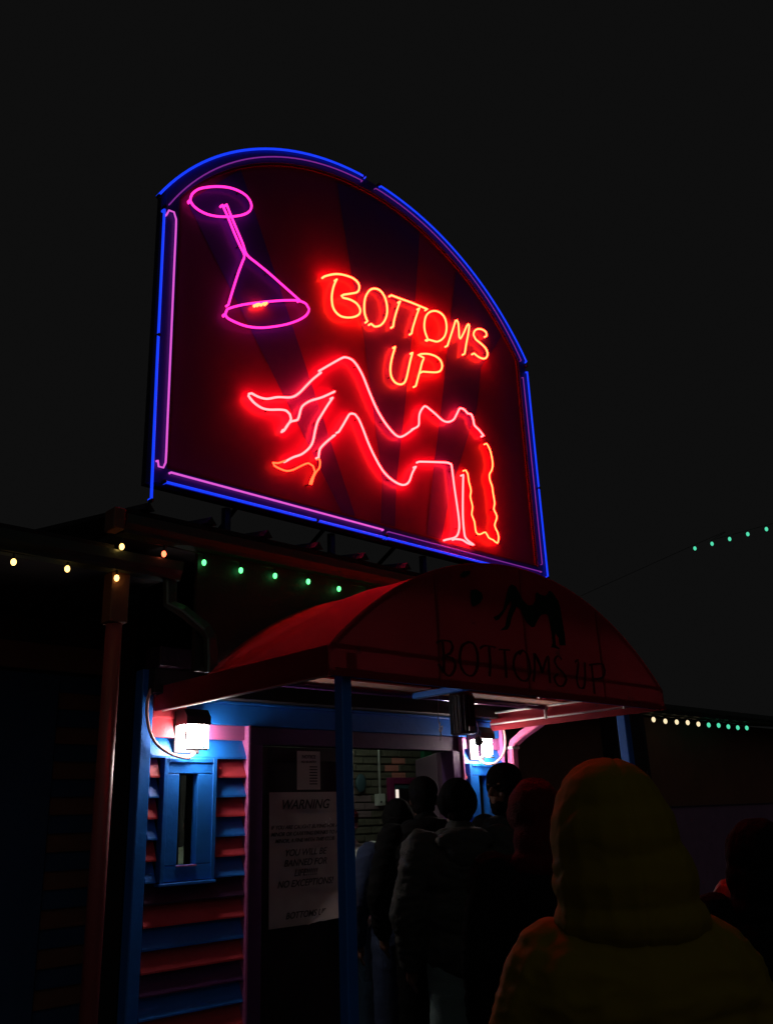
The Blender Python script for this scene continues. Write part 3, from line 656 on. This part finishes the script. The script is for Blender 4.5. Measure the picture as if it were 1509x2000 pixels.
# ================================================================== LANTERNS
def lantern(x, label, cable):
    L = thing('wall_lantern', label, 'wall lamp', (x, 4.69, 2.04), 'lit wall lanterns beside the doorway')
    y0, y1 = 4.555, 4.688
    obj('back_plate', box(x-.085, x+.085, y1-.018, y1, 2.03, 2.27, .003), M['darkwood'], L)
    hood = bmesh.new()
    prism([(y0-.008, 2.185), (y0-.008, 2.23), (y0+.03, 2.275), (y1-.019, 2.275), (y1-.019, 2.185)], x-.082, x+.082, 'x', hood); obj('hood', hood, M['black'], L)
    gl = bmesh.new()
    prism([(x-.062, y1-.019), (x-.070, y0+.02), (x-.045, y0-.004), (x+.045, y0-.004), (x+.070, y0+.02), (x+.062, y1-.019)], 2.052, 2.184, 'z', gl)
    bmesh.ops.bevel(gl, geom=[e for e in gl.edges if abs(e.verts[0].co.z-e.verts[1].co.z) < 1e-4 and e.verts[0].co.z < 2.1], offset=.018, segments=3, affect='EDGES')
    obj('glass_shade', gl, M['lamp'], L)
    for sx in (-1,): obj('cage_bar', box(x+sx*.074-.004, x+sx*.074+.004, y0+.008, y0+.018, 2.05, 2.185), M['metal'], L)
    dc = 1 if x < 4 else -1; obj('cheek_baffle', box(*sorted((x+dc*.076, x+dc*.080)), y0+.004, y0+.040, 2.050, 2.184), M['metal'], L)  # doorway-side cheek, added to hold lamp light off the header
    obj('bottom_rail', box(x-.074, x+.074, y0+.004, y0+.014, 2.040, 2.0515, .002), M['metal'], L)
    obj('cable_conduit', tube(spline(cable, .03), .010, 8), M['pvc'], L, True)
lantern(2.872, 'glowing frosted wall lantern on the red boards above the left narrow window', [(2.63, 4.65, 2.42), (2.585, 4.64, 2.33), (2.59, 4.64, 2.20), (2.64, 4.64, 2.09), (2.74, 4.64, 2.025), (2.86, 4.63, 2.00), (2.90, 4.63, 2.03)])
lantern(5.49, 'glowing frosted wall lantern beside the pink downspout above the right narrow window', [(5.48, 4.64, 2.03), (5.53, 4.63, 2.00), (5.65, 4.63, 2.01), (5.76, 4.63, 2.08), (5.80, 4.63, 2.18), (5.80, 4.64, 2.33)])

# ================================================================== THINGS HANGING UNDER THE AWNING
H = thing('hanging_canister', 'black ribbed canister hanging on wires under the awning in front of the right lantern', 'canister', (4.435, 3.88, 2.12))
cyl = bmesh.new(); n = 24; ringsz = [(2.12, .07), (2.125, .082), (2.365, .082), (2.385, .074), (2.388, .05)]; RR = []
for z, r in ringsz:
    RR.append([cyl.verts.new((4.435+(r-(.004 if k % 2 else 0))*math.cos(2*math.pi*k/n), 3.88+(r-(.004 if k % 2 else 0))*math.sin(2*math.pi*k/n), z)) for k in range(n)])
for a, b in zip(RR, RR[1:]):
    for k in range(n): cyl.faces.new((a[k], a[(k+1) % n], b[(k+1) % n], b[k]))
cyl.faces.new(RR[0][::-1]); cyl.faces.new(RR[-1]); obj('body', cyl, M['black'], H)
for k in range(10):
    a = math.pi*(1.0+k/10); obj('rib', box(4.435+.083*math.cos(a)-.003, 4.435+.083*math.cos(a)+.003, 3.88+.083*math.sin(a)-.003, 3.88+.083*math.sin(a)+.003, 2.13, 2.36), M['black'], H)
obj('base_plate', box(4.40, 4.45, 3.79, 3.80, 2.135, 2.165, .001), M['metal'], H)
for dx in (-.03, .02): obj('hanging_wire', tube(spline([(4.435+dx, 3.88, 2.385), (4.43+dx*1.4, 3.88, 2.42), (4.45+dx*.3, 3.88, 2.44), (4.46, 3.88, 2.39)], .01), .0018, 5), M['tiny'], H)
bm = bmesh.new()
for k in range(26): uvsphere((4.525+.004*math.sin(k*.5), 3.85, 2.355-k*.0085), .0030, bm, 6, 4)
obj('bead_chain', bm, M['white'], H)
K = thing('tangled_cord', 'thin dark cord with a tangled pale end hanging left of the black canister', 'cord', (4.21, 3.90, 2.1))
obj('cord', tube(spline([(4.235, 3.9, 2.38), (4.237, 3.9, 2.30), (4.228, 3.9, 2.22), (4.24, 3.9, 2.14), (4.238, 3.9, 2.08)], .02), .0025, 5), M['tiny'], K)
obj('tangle', tube(spline([(4.24, 3.9, 2.19), (4.225, 3.89, 2.165), (4.245, 3.9, 2.13), (4.262, 3.9, 2.17), (4.24, 3.91, 2.15), (4.25, 3.9, 2.11), (4.232, 3.9, 2.10)], .01), .0028, 5), M['white'], K)
C_ = thing('security_camera', 'small pale cone-shaped fitting hanging by a wire in front of the right lantern', 'light fitting', (5.28, 4.40, 2.10))
bm = bmesh.new(); tube([(5.13, 4.36, 2.175), (5.15, 4.37, 2.178), (5.18, 4.39, 2.160), (5.205, 4.40, 2.135)], [.008, .016, .028, .034], 14, bm); obj('housing', bm, M['metal'], C_, True)
obj('lens', uvsphere((5.125, 4.355, 2.175), .009), M['white'], C_, True)
obj('wire', tube(spline([(5.165, 4.38, 2.185), (5.20, 4.40, 2.24), (5.20, 4.42, 2.30), (5.12, 4.45, 2.27), (5.10, 4.50, 2.34)], .02), .003, 5), M['white'], C_)
C_.name = 'hanging_fitting'

# ================================================================== POSTERS ON THE LEFT DOOR
P_ = thing('warning_poster', 'large WARNING poster with a torn curling corner on the black door', 'poster', (3.79, 4.72, 1.02))
bm = bmesh.new(); nx, nz = 26, 36; g2 = {}
px0, px1, pz0, pz1 = 3.508, 4.085, 1.02, 1.808
for i in range(nx+1):
    for j in range(nz+1):
        u, w = i/nx, j/nz
        x = px0+(px1-px0)*u; z = pz0+(pz1-pz0)*w
        y = 4.716+.0030*noise.noise(Vector((x*9, z*5, 2)))+.0018*noise.noise(Vector((x*22, z*9, 7)))
        c = max(0, (u-.62)/.38+(.20-w)/.20-.7)   # lower right corner peels away
        if c > 0: y -= .05*c**1.4; x -= .030*c; z += .018*c+.010*noise.noise(Vector((u*14, w*14, 4)))
        g2[i, j] = bm.verts.new((x, y, z))
for i in range(nx):
    for j in range(nz):
        bm.faces.new((g2[i, j], g2[i+1, j], g2[i+1, j+1], g2[i, j+1]))
sheet = obj('sheet', bm, M['paper'], P_, True)
pcx = 3.79
def write(lines, parent, y):
    for s_, z, size, shear in lines:
        me = textmesh(s_, size, shear, bold=size*.012)
        me.transform(Matrix.Rotation(math.pi/2, 4, 'X'))
        o = link('lettering', me, M['ink'], parent, at=(pcx, y, z))
write([('WARNING', 1.705, .082, .3), ('IF YOU ARE CAUGHT BUYING FOR A', 1.585, .033, .3), ('MINOR OR CARRYING DRINKS TO A', 1.545, .033, .3), ('MINOR, A FINE WITH THIS CLUB', 1.505, .033, .3),
       ('YOU WILL BE', 1.425, .056, .3), ('BANNED FOR', 1.365, .056, .3), ('LIFE!!!!!!', 1.305, .056, .3), ('NO EXCEPTIONS!', 1.245, .056, .3), ('BOTTOMS UP', 1.065, .052, .3)], P_, 4.7085)
for (x, z) in ((3.99, 1.633), (3.955, 1.612), (3.98, 1.60)): obj('painted_glint', box(x, x+.008, 4.704, 4.709, z, z+.012), M['white'], P_)  # small white chips stand in for glints on the glossy sheet
N_ = thing('notice_sheet', 'small typed notice taped to the black door above the WARNING poster', 'notice', (3.824, 4.72, 1.823))
obj('sheet', box(3.728, 3.922, 4.712, 4.7145, 1.823, 2.066), M['paper'], N_)
for k in range(7): obj('lettering', box(3.83, 3.895, 4.7095, 4.7110, 1.855+k*.018, 1.862+k*.018), M['ink'], N_)
pcx = 3.825; write([('NOTICE', 2.02, .032, 0), ('NO RE-ENTRY', 1.992, .020, 0)], N_, 4.7098)

# ================================================================== STRINGS OF LIGHTS
def bulb_mesh(r, m):
    bm = uvsphere((0, 0, 0), r, seg=10, rings=7, sc=(1, 1, 1.35)); me = bpy.data.meshes.new('bulb'); bm.to_mesh(me); bm.free(); me.materials.append(M[m])
    for p in me.polygons: p.use_smooth = True
    return me
BM = {k: bulb_mesh(.0135, k) for k in ('bwarm', 'bgreen', 'bred')}
BMF = {k: bulb_mesh(.021, k) for k in ('bfar', 'bfarg')}
sock = bpy.data.meshes.new('socket'); bm = tube([(0, 0, .012), (0, 0, .045)], .007, 6); bm.to_mesh(sock); bm.free(); sock.materials.append(M['tiny'])
def string(label, pts, kinds, table, wire, base):
    T_ = thing('string_lights', label, 'string lights', base)
    obj('wire', tube(spline(wire, .05), .003, 5), M['tiny'], T_)
    for p, k in zip(pts, kinds):
        b = link('bulb', table[k], None, T_, at=p); link('socket', sock, None, b, at=p)
    return T_
bx = [2.134+i*.2545 for i in range(9)]+[2.134+.2545*i for i in range(9, 17)]
bp = [(x, 4.19+.004*math.sin(i*2), 3.046+.006*math.sin(i*1.7)) for i, x in enumerate(bx)]
string('string of mostly green bulbs hanging under the gutter below the neon sign', bp, ['bwarm', 'bred']+['bgreen']*15, BM, [(x, y, z+.048) for x, y, z in bp], (4.2, 4.19, 3.0))
bp = [(.11*0+2.154-i*.275, 4.265, 2.893+.006*math.sin(i*2.1)) for i in range(14)]
string('string of warm white bulbs under the dark porch gutter at the left edge', bp, ['bwarm']*14, BM, [(x, y, z+.045) for x, y, z in bp], (0, 4.265, 2.85))
bp = [(8.62+i*.249, 5.02-.0*i, 2.53+.004*math.sin(i*2)) for i in range(11)]
string('row of small pale bulbs fading to green under the low side wing eave', bp, ['bfar']*6+['bfarg']*5, BMF, [(6.5, 5.02, 2.59)]+[(x, y, z+.05) for x, y, z in bp]+[(14, 5.02, 2.59)], (10, 5.02, 2.5))
bp = [(11.0, 5.27-.247*i, 4.925+.004*i) for i in range(8)]
string('short rising row of green bulbs high in the dark sky at the right edge', bp, ['bfarg']*2+['bfarg', 'bfarg', 'bfarg']+['bfarg']*3, BMF, [(11.0, 10.8, 4.0)]+[(x, y, z+.05) for x, y, z in bp]+[(11.0, 0, 5.1)], (11, 4.4, 4.8))
# ================================================================== PEOPLE
def cap3(bm, p0, p1, r0, r1, flat=1.0, seg=14):
    """tapered rounded limb from p0 to p1"""
    P0, P1 = Vector(p0), Vector(p1); t = (P1-P0).normalized()
    n = t.cross(Vector((1, 0, 0))); n = n.normalized() if n.length > .2 else t.cross(Vector((0, 1, 0))).normalized()
    b = t.cross(n); rings = []
    prof = [(-.98, .20), (-.8, .60), (-.45, .89), (0, 1)]
    for a, k in prof: rings.append((P0+t*a*r0, r0*k))
    rings.append((P0.lerp(P1, .5), (r0+r1)/2))
    for a, k in prof[::-1]: rings.append((P1-t*a*r1, r1*k))
    R = [[bm.verts.new(c+(n*math.cos(2*math.pi*i/seg)*flat+b*math.sin(2*math.pi*i/seg))*r) for i in range(seg)] for c, r in rings]
    for a, b_ in zip(R, R[1:]):
        for i in range(seg): bm.faces.new((a[i], a[(i+1) % seg], b_[(i+1) % seg], b_[i]))
    bm.faces.new(R[0][::-1]); bm.faces.new(R[-1])
def ell(bm, c, r, rot=None):
    m = Matrix.Translation(c) @ (rot.to_4x4() if rot else Matrix.Identity(4)) @ Matrix.Diagonal((*r, 1))
    bmesh.ops.create_uvsphere(bm, u_segments=16, v_segments=10, radius=1, matrix=m)
DG = bpy.context.evaluated_depsgraph_get
def fuse(name, bm, vox, m, parent, smooth=3, disp=None, X=None):
    """melt overlapping volumes into one continuous skin"""
    bmesh.ops.recalc_face_normals(bm, faces=bm.faces[:])
    me = bpy.data.meshes.new(name); bm.to_mesh(me); bm.free()
    o = bpy.data.objects.new(name, me); COL.objects.link(o)
    rm = o.modifiers.new('r', 'REMESH'); rm.mode = 'VOXEL'; rm.voxel_size = vox
    sm = o.modifiers.new('s', 'SMOOTH'); sm.iterations = smooth; sm.factor = .5
    bpy.context.view_layer.update()
    me2 = bpy.data.meshes.new_from_object(o.evaluated_get(DG())); bpy.data.objects.remove(o)
    if disp:
        co = np.empty(len(me2.vertices)*3); me2.vertices.foreach_get('co', co); no = np.empty_like(co)
        me2.vertex_normals.foreach_get('vector', no); co = co.reshape(-1, 3); no = no.reshape(-1, 3)
        d = np.array([disp(Vector(c)) for c in co]); co = co+no*d[:, None]; me2.vertices.foreach_set('co', co.ravel())
    if X is not None: me2.transform(X)
    me2.materials.clear(); me2.name = name
    return link(name, me2, m, parent, True)
def folds(a=.006, f=(5, 5, 9), seed=0, ridge=.5):
    def fn(c):
        v = Vector((c.x*f[0]+seed, c.y*f[1], c.z*f[2]))
        n = noise.noise(v); r = 1-abs(noise.noise(v*1.9+Vector((3, 1, 5))))*2
        return a*(n+ridge*r)
    return fn
def person(label, x, y, H, face, jacket, trousers, head='hair', seed=0, puffy=0.0, shw=.185, fold=1.0, skin='skin', arms=((0, 0), (0, 0)), lean=0.0, vox=.011, turn=0, group=None, headgear=None, long=0, beard=False, drop=0):
    """face: direction looked towards (world xy). Local frame: +Y forward, +X right, z up, H metres tall."""
    T_ = thing('person', label, 'person', (x, y, .0), group)
    k = H/1.75; a = math.atan2(-face[0], face[1]); base = .05 if y > 2.9 else .0
    X = Matrix.Translation((0, 0, base)) @ Matrix.Rotation(a, 4, 'Z') @ Matrix.Diagonal((k, k, k, 1))
    XW = Matrix.Translation((x, y, 0)) @ X
    rnd = random.Random(seed)
    nod = Matrix.Rotation(math.radians(turn), 3, 'Z')
    hc = Vector((0, .03+lean, 1.625))
    def hp(v): return hc+nod @ Vector(v)
    hs = .035
    hip = {s: Vector((s*.095, 0, .92)) for s in (-1, 1)}
    knee = {s: Vector((s*(.105+rnd.uniform(0, .02)), .03+rnd.uniform(-.02, .05)*(1 if s > 0 else -1), .50)) for s in (-1, 1)}
    ank = {s: Vector((s*(.115+rnd.uniform(0, .03)), -.02+knee[s].y, .085)) for s in (-1, 1)}
    sh = {s: Vector((s*shw, 0+lean*.7, 1.43-drop)) for s in (-1, 1)}
    el, wr = {}, {}
    for s, (fwd, out) in zip((-1, 1), arms):
        el[s] = sh[s]+Vector((s*(.06+out*.10), -.02+fwd*.12, -.29)); wr[s] = el[s]+Vector((-s*(.0+fwd*.10), .05+fwd*.22, -.25+fwd*.20))
    # body: one continuous skin
    b = bmesh.new()
    ell(b, hp((0, -.005, .035)), (.076, .094, .092)); ell(b, hp((0, .022, -.045)), (.056, .068, .070)); ell(b, hp((0, .058, -.095)), (.026, .024, .020))
    cap3(b, hp((0, .084, .018)), hp((0, .108, -.022)), .009, .015)          # nose
    for s in (-1, 1):
        ell(b, hp((s*.074, -.005, -.005)), (.010, .020, .030)); ell(b, hp((s*.032, .078, .028)), (.020, .010, .007)); ell(b, hp((s*.040, .062, -.030)), (.020, .020, .018))
    ell(b, hp((0, .088, -.055)), (.022, .010, .007)); ell(b, hp((0, .086, -.068)), (.019, .010, .007))
    cap3(b, (0, lean*.8-.01, 1.44), hp((0, -.012, -.05)), .060, .055)
    ell(b, (0, lean*.7, 1.33), (.175, .105, .15)); ell(b, (0, lean*.4, 1.15), (.145, .095, .20)); ell(b, (0, -.005, .96), (.160, .105, .13))
    for s in (-1, 1):
        cap3(b, (s*.05, lean*.7, 1.43), sh[s], .055, .052); cap3(b, sh[s], el[s], .050, .038); cap3(b, el[s], wr[s], .038, .026)
        cap3(b, hip[s], knee[s], .088, .058); cap3(b, knee[s], ank[s], .055, .038); cap3(b, ank[s]+Vector((0, .0, -.03)), ank[s]+Vector((s*.01, .13, -.045)), .040, .032)
        d = (wr[s]-el[s]).normalized(); f = Vector((0, .25, 0)); side = Vector((0, 1, 0))
        pal = wr[s]+d*.055; cap3(b, wr[s], wr[s]+d*.08, .024, .030, .6)
        for q in range(4):   # four fingers, unequal and slightly curled
            ln = (.060, .070, .066, .052)[q]; r_ = wr[s]+d*.085+side*(.028-.018*q)
            m1 = r_+d*ln*.55+Vector((-s*.006, 0, 0)); cap3(b, r_, m1, .0095, .0088, seg=8); cap3(b, m1, m1+d*ln*.45+Vector((-s*.018, 0, 0)), .0088, .0075, seg=8)
        t1 = wr[s]+d*.03+side*.030; t2 = t1+d*.035+side*.024+Vector((-s*.01, 0, 0)); cap3(b, t1, t2, .012, .010, seg=8); cap3(b, t2, t2+d*.026+Vector((-s*.008, .004, 0)), .010, .008, seg=8)
    fuse('body', b, .0075 if head == 'face' else .009, M[skin], T_, 2, None, XW)
    # trousers
    b = bmesh.new(); ell(b, (0, -.005, .965), (.178, .128, .12))
    for s in (-1, 1):
        cap3(b, hip[s]+Vector((0, -.01, 0)), knee[s], .108, .080); cap3(b, knee[s], ank[s]+Vector((0, 0, .02)), .078, .064)
    fuse('trousers', b, vox+.003, M[trousers], T_, 3, folds(.007, (4, 4, 13), seed), XW)
    for s in (-1, 1):
        b = bmesh.new(); cap3(b, ank[s]+Vector((0, -.02, -.035)), ank[s]+Vector((s*.012, .155, -.045)), .046, .038, .95); ell(b, ank[s]+Vector((0, 0, .0)), (.046, .05, .05))
        for v in b.verts: v.co.z = max(v.co.z, .002)
        fuse('shoe', b, .010, M['shoe'], T_, 2, None, XW)
    # jacket
    p = puffy; b = bmesh.new()
    ell(b, (0, lean*.7+.0, 1.32), (.225+p, .155+p, .17)); ell(b, (0, lean*.4, 1.14), (.205+p, .150+p, .22)); ell(b, (0, -.005, .98-long*.3), (.200+p, .150+p*.8, .15+long*.3))
    cap3(b, (-shw+.015, lean*.7, 1.405-drop), (0, lean*.7, 1.415-drop*.3), .075+p*.6, .085+p*.6); cap3(b, (0, lean*.7, 1.415-drop*.3), (shw-.015, lean*.7, 1.405-drop), .085+p*.6, .075+p*.6)
    cap3(b, (0, lean*.8-.02, 1.40), (0, lean*.9-.015, 1.49), .105+p*.4, .075+p*.2)
    for s in (-1, 1):
        cap3(b, sh[s]+Vector((s*.01, 0, -.01)), el[s], .083+p*.8, .068+p*.7); cap3(b, el[s], wr[s]-(wr[s]-el[s])*.05, .068+p*.7, .048+p*.3)
    pf = folds((.006+p*.03)*fold, (6, 6, 13), seed+3, .9)
    if p > .05:
        quilt = lambda c: pf(c)-.004*math.exp(-((((c.z*1.0+.02*noise.noise(c*3)) % .135)-.067)/.012)**2)
    else: quilt = pf
    jk = fuse('jacket', b, vox, M[jacket], T_, 3, quilt, XW)
    # head wear
    if headgear == 'hood':
        m_, ph = M['yellow'] if jacket == 'yellow' else M[jacket], None
    b = bmesh.new()
    if headgear == 'beanie':
        ell(b, hp((0, -.008, .055)), (.090, .108, .088)); cap3(b, hp((-.02, -.005, .02)), hp((.02, -.005, .02)), .088, .088)
        fuse('beanie', b, .008, M['hairm'] if head in ('hair', 'face') else M[head], T_, 2, folds(.003, (20, 20, 6), seed), XW)
        b = bmesh.new()
        bmesh.ops.create_uvsphere(b, u_segments=20, v_segments=12, radius=1, matrix=Matrix.Translation(hp((0, -.006, .015))) @ Matrix.Diagonal((.093, .108, .026, 1)))
        fuse('beanie_cuff', b, .007, M['hairm'] if head in ('hair', 'face') else M[head], T_, 1, None, XW)
        b = bmesh.new()
    elif headgear == 'cap':
        ell(b, hp((0, -.006, .055)), (.088, .106, .080)); cap3(b, hp((0, .07, .045)), hp((0, .14, .035)), .055, .045, .2)
        fuse('cap', b, .007, M[head] if head in M else M['coatblack'], T_, 2, None, XW); b = bmesh.new()
    if headgear in (None, 'cap', 'beanie') :
        ell(b, hp((0, -.028, .020)), (.081, .083, .090 if headgear is None else .075)); ell(b, hp((0, -.045, -.04)), (.066, .05, .05))
        fuse('hair', b, .008, M['hairm'], T_, 2, folds(.005, (25, 25, 25), seed), XW)
    else: b.free()
    if beard:
        b = bmesh.new(); ell(b, hp((0, .045, -.085)), (.050, .050, .042)); ell(b, hp((0, .060, -.105)), (.034, .034, .030))
        for s in (-1, 1): ell(b, hp((s*.055, .015, -.055)), (.020, .045, .045))
        fuse('beard', b, .007, M['hairm'], T_, 2, folds(.004, (30, 30, 30), seed), XW)
    if head == 'face' or beard:
        for s in (-1, 1):
            e = bmesh.new(); ell(e, hp((s*.030, .071, .010)), (.0105, .0105, .009)); e.transform(XW); obj('eye', e, M['white'], T_, True)
    return T_, XW, jk

def hood(T_, XW, m, pts, vox=.010, amp=.006, seed=1, smooth=3, fr=(6, 6, 9), crease=0):
    b = bmesh.new()
    for c, r in pts: ell(b, c, r)
    base = folds(amp, fr, seed, 1.0)
    def fn(c):
        d = base(c)
        if crease:   # gathered folds fanning back from the face opening
            w = max(0, min(1, (-c.x-.02)/.10))
            q = c.z*34+c.y*9+2.2*noise.noise(c*9)
            d += crease*w*(abs(math.sin(q))**.6-.6)*(.6+.8*noise.noise(c*13+Vector((4, 4, 4))))
            d -= .004*math.exp(-((c.x-.004)/.005)**2)
        return d
    return fuse('hood', b, vox, m, T_, smooth, fn, XW)

# queue at the doorway
TD = Vector((.62, .78))
PA = person('person from behind in black coat and dark peaked cap in the doorway queue', 3.98, 3.82, 1.80, TD, 'coatblack', 'coatblack', head='coatblack', headgear='cap', seed=11, puffy=.006, fold=1.3, arms=((.2, .3), (.1, .2)), turn=-12)
person('person in blue denim jacket and jeans half hidden by the black coat near the post', 4.13, 4.20, 1.68, TD, 'denim', 'denim', head='coatblack', headgear='beanie', seed=12, puffy=.002, arms=((.1, .35), (.1, .2)))
C = person('person in a dark beanie and charcoal jacket with pale jeans facing the doorway', 3.55, 3.17, 1.745, TD, 'coatgrey', 'palejean', head='coatblack', headgear='beanie', seed=13, puffy=.028, fold=1.3, arms=((.1, .35), (.15, .3)), turn=5)
hood(C[0], C[1], M['coatgrey'], [((0, -.11, 1.46), (.145, .075, .065)), ((0, -.14, 1.40), (.105, .055, .085)), ((.08, -.04, 1.47), (.06, .08, .05)), ((-.08, -.04, 1.47), (.06, .08, .05))], seed=5)
person('bearded person in black turning to the left beside the right narrow window', 4.20, 3.36, 1.84, (-.98, .10), 'coatblack', 'coatblack', head='face', headgear='beanie', seed=14, beard=True, arms=((0, .1), (0, .1)))
E_ = person('person with a dark red knitted hat and black jacket just left of the yellow hood', 2.98, 2.26, 1.72, TD, 'coatblack', 'coatblack', head='redknit', headgear='beanie', seed=15, arms=((0, .2), (0, .2)), puffy=.01)
hood(E_[0], E_[1], M['redknit'], [((0, -.02, 1.66), (.108, .12, .125)), ((0, -.05, 1.55), (.105, .10, .10)), ((0, -.06, 1.47), (.12, .09, .07))], seed=8)
hood(PA[0], PA[1], M['coatblack'], [((0, -.12, 1.46), (.150, .080, .070)), ((0, -.15, 1.40), (.11, .06, .09)), ((.09, -.03, 1.47), (.06, .09, .05)), ((-.09, -.03, 1.47), (.06, .09, .05))], seed=6)
# mustard puffer in the foreground
Fp = person('person in a mustard yellow hooded puffer jacket with the hood up, large in the foreground', 1.80, 1.145, 1.68, (.72, .69), 'yellow', 'coatblack', head='hair', headgear='hood', seed=16, puffy=.052, arms=((.45, .75), (.45, .75)), vox=.007, drop=.080, shw=.150, fold=.7)
hood(Fp[0], Fp[1], M['yellow'], [((-.014, -.01, 1.690), (.122, .150, .115)), ((-.012, -.02, 1.63), (.146, .160, .140)), ((.0, -.03, 1.54), (.162, .155, .135)), ((0.005, -.03, 1.46), (.172, .155, .08))], vox=.0055, amp=.0018, crease=.0075, seed=21, smooth=8, fr=(10, 10, 9))
Gp = person('dark hooded person at the right edge beside the mustard puffer jacket', 3.02, 1.39, 1.56, (.8, .6), 'coatblack', 'coatblack', head='hair', headgear='hood', seed=17, puffy=.02)
hood(Gp[0], Gp[1], M['coatblack'], [((0, -.01, 1.64), (.125, .14, .13)), ((0, -.02, 1.55), (.135, .14, .13)), ((0, -.02, 1.46), (.15, .13, .08))], seed=22)
person('short person in a red coat mostly hidden behind the dark hooded figure at right', 4.37, 2.01, 1.50, (.7, .7), 'redcoat', 'coatblack', head='hair', headgear=None, seed=18, puffy=.015)
person('person in a dark red cap standing just inside the doorway behind the blue post', 4.42, 5.02, 1.66, (-.6, -.8), 'palecloth', 'denim', head='redknit', headgear='cap', seed=19, skin='skinl')
person('person in a grey green jacket seen through the narrow left window', 3.37, 5.38, 1.70, (-.5, -.86), 'khaki', 'coatblack', head='hair', headgear=None, seed=20, skin='skin')
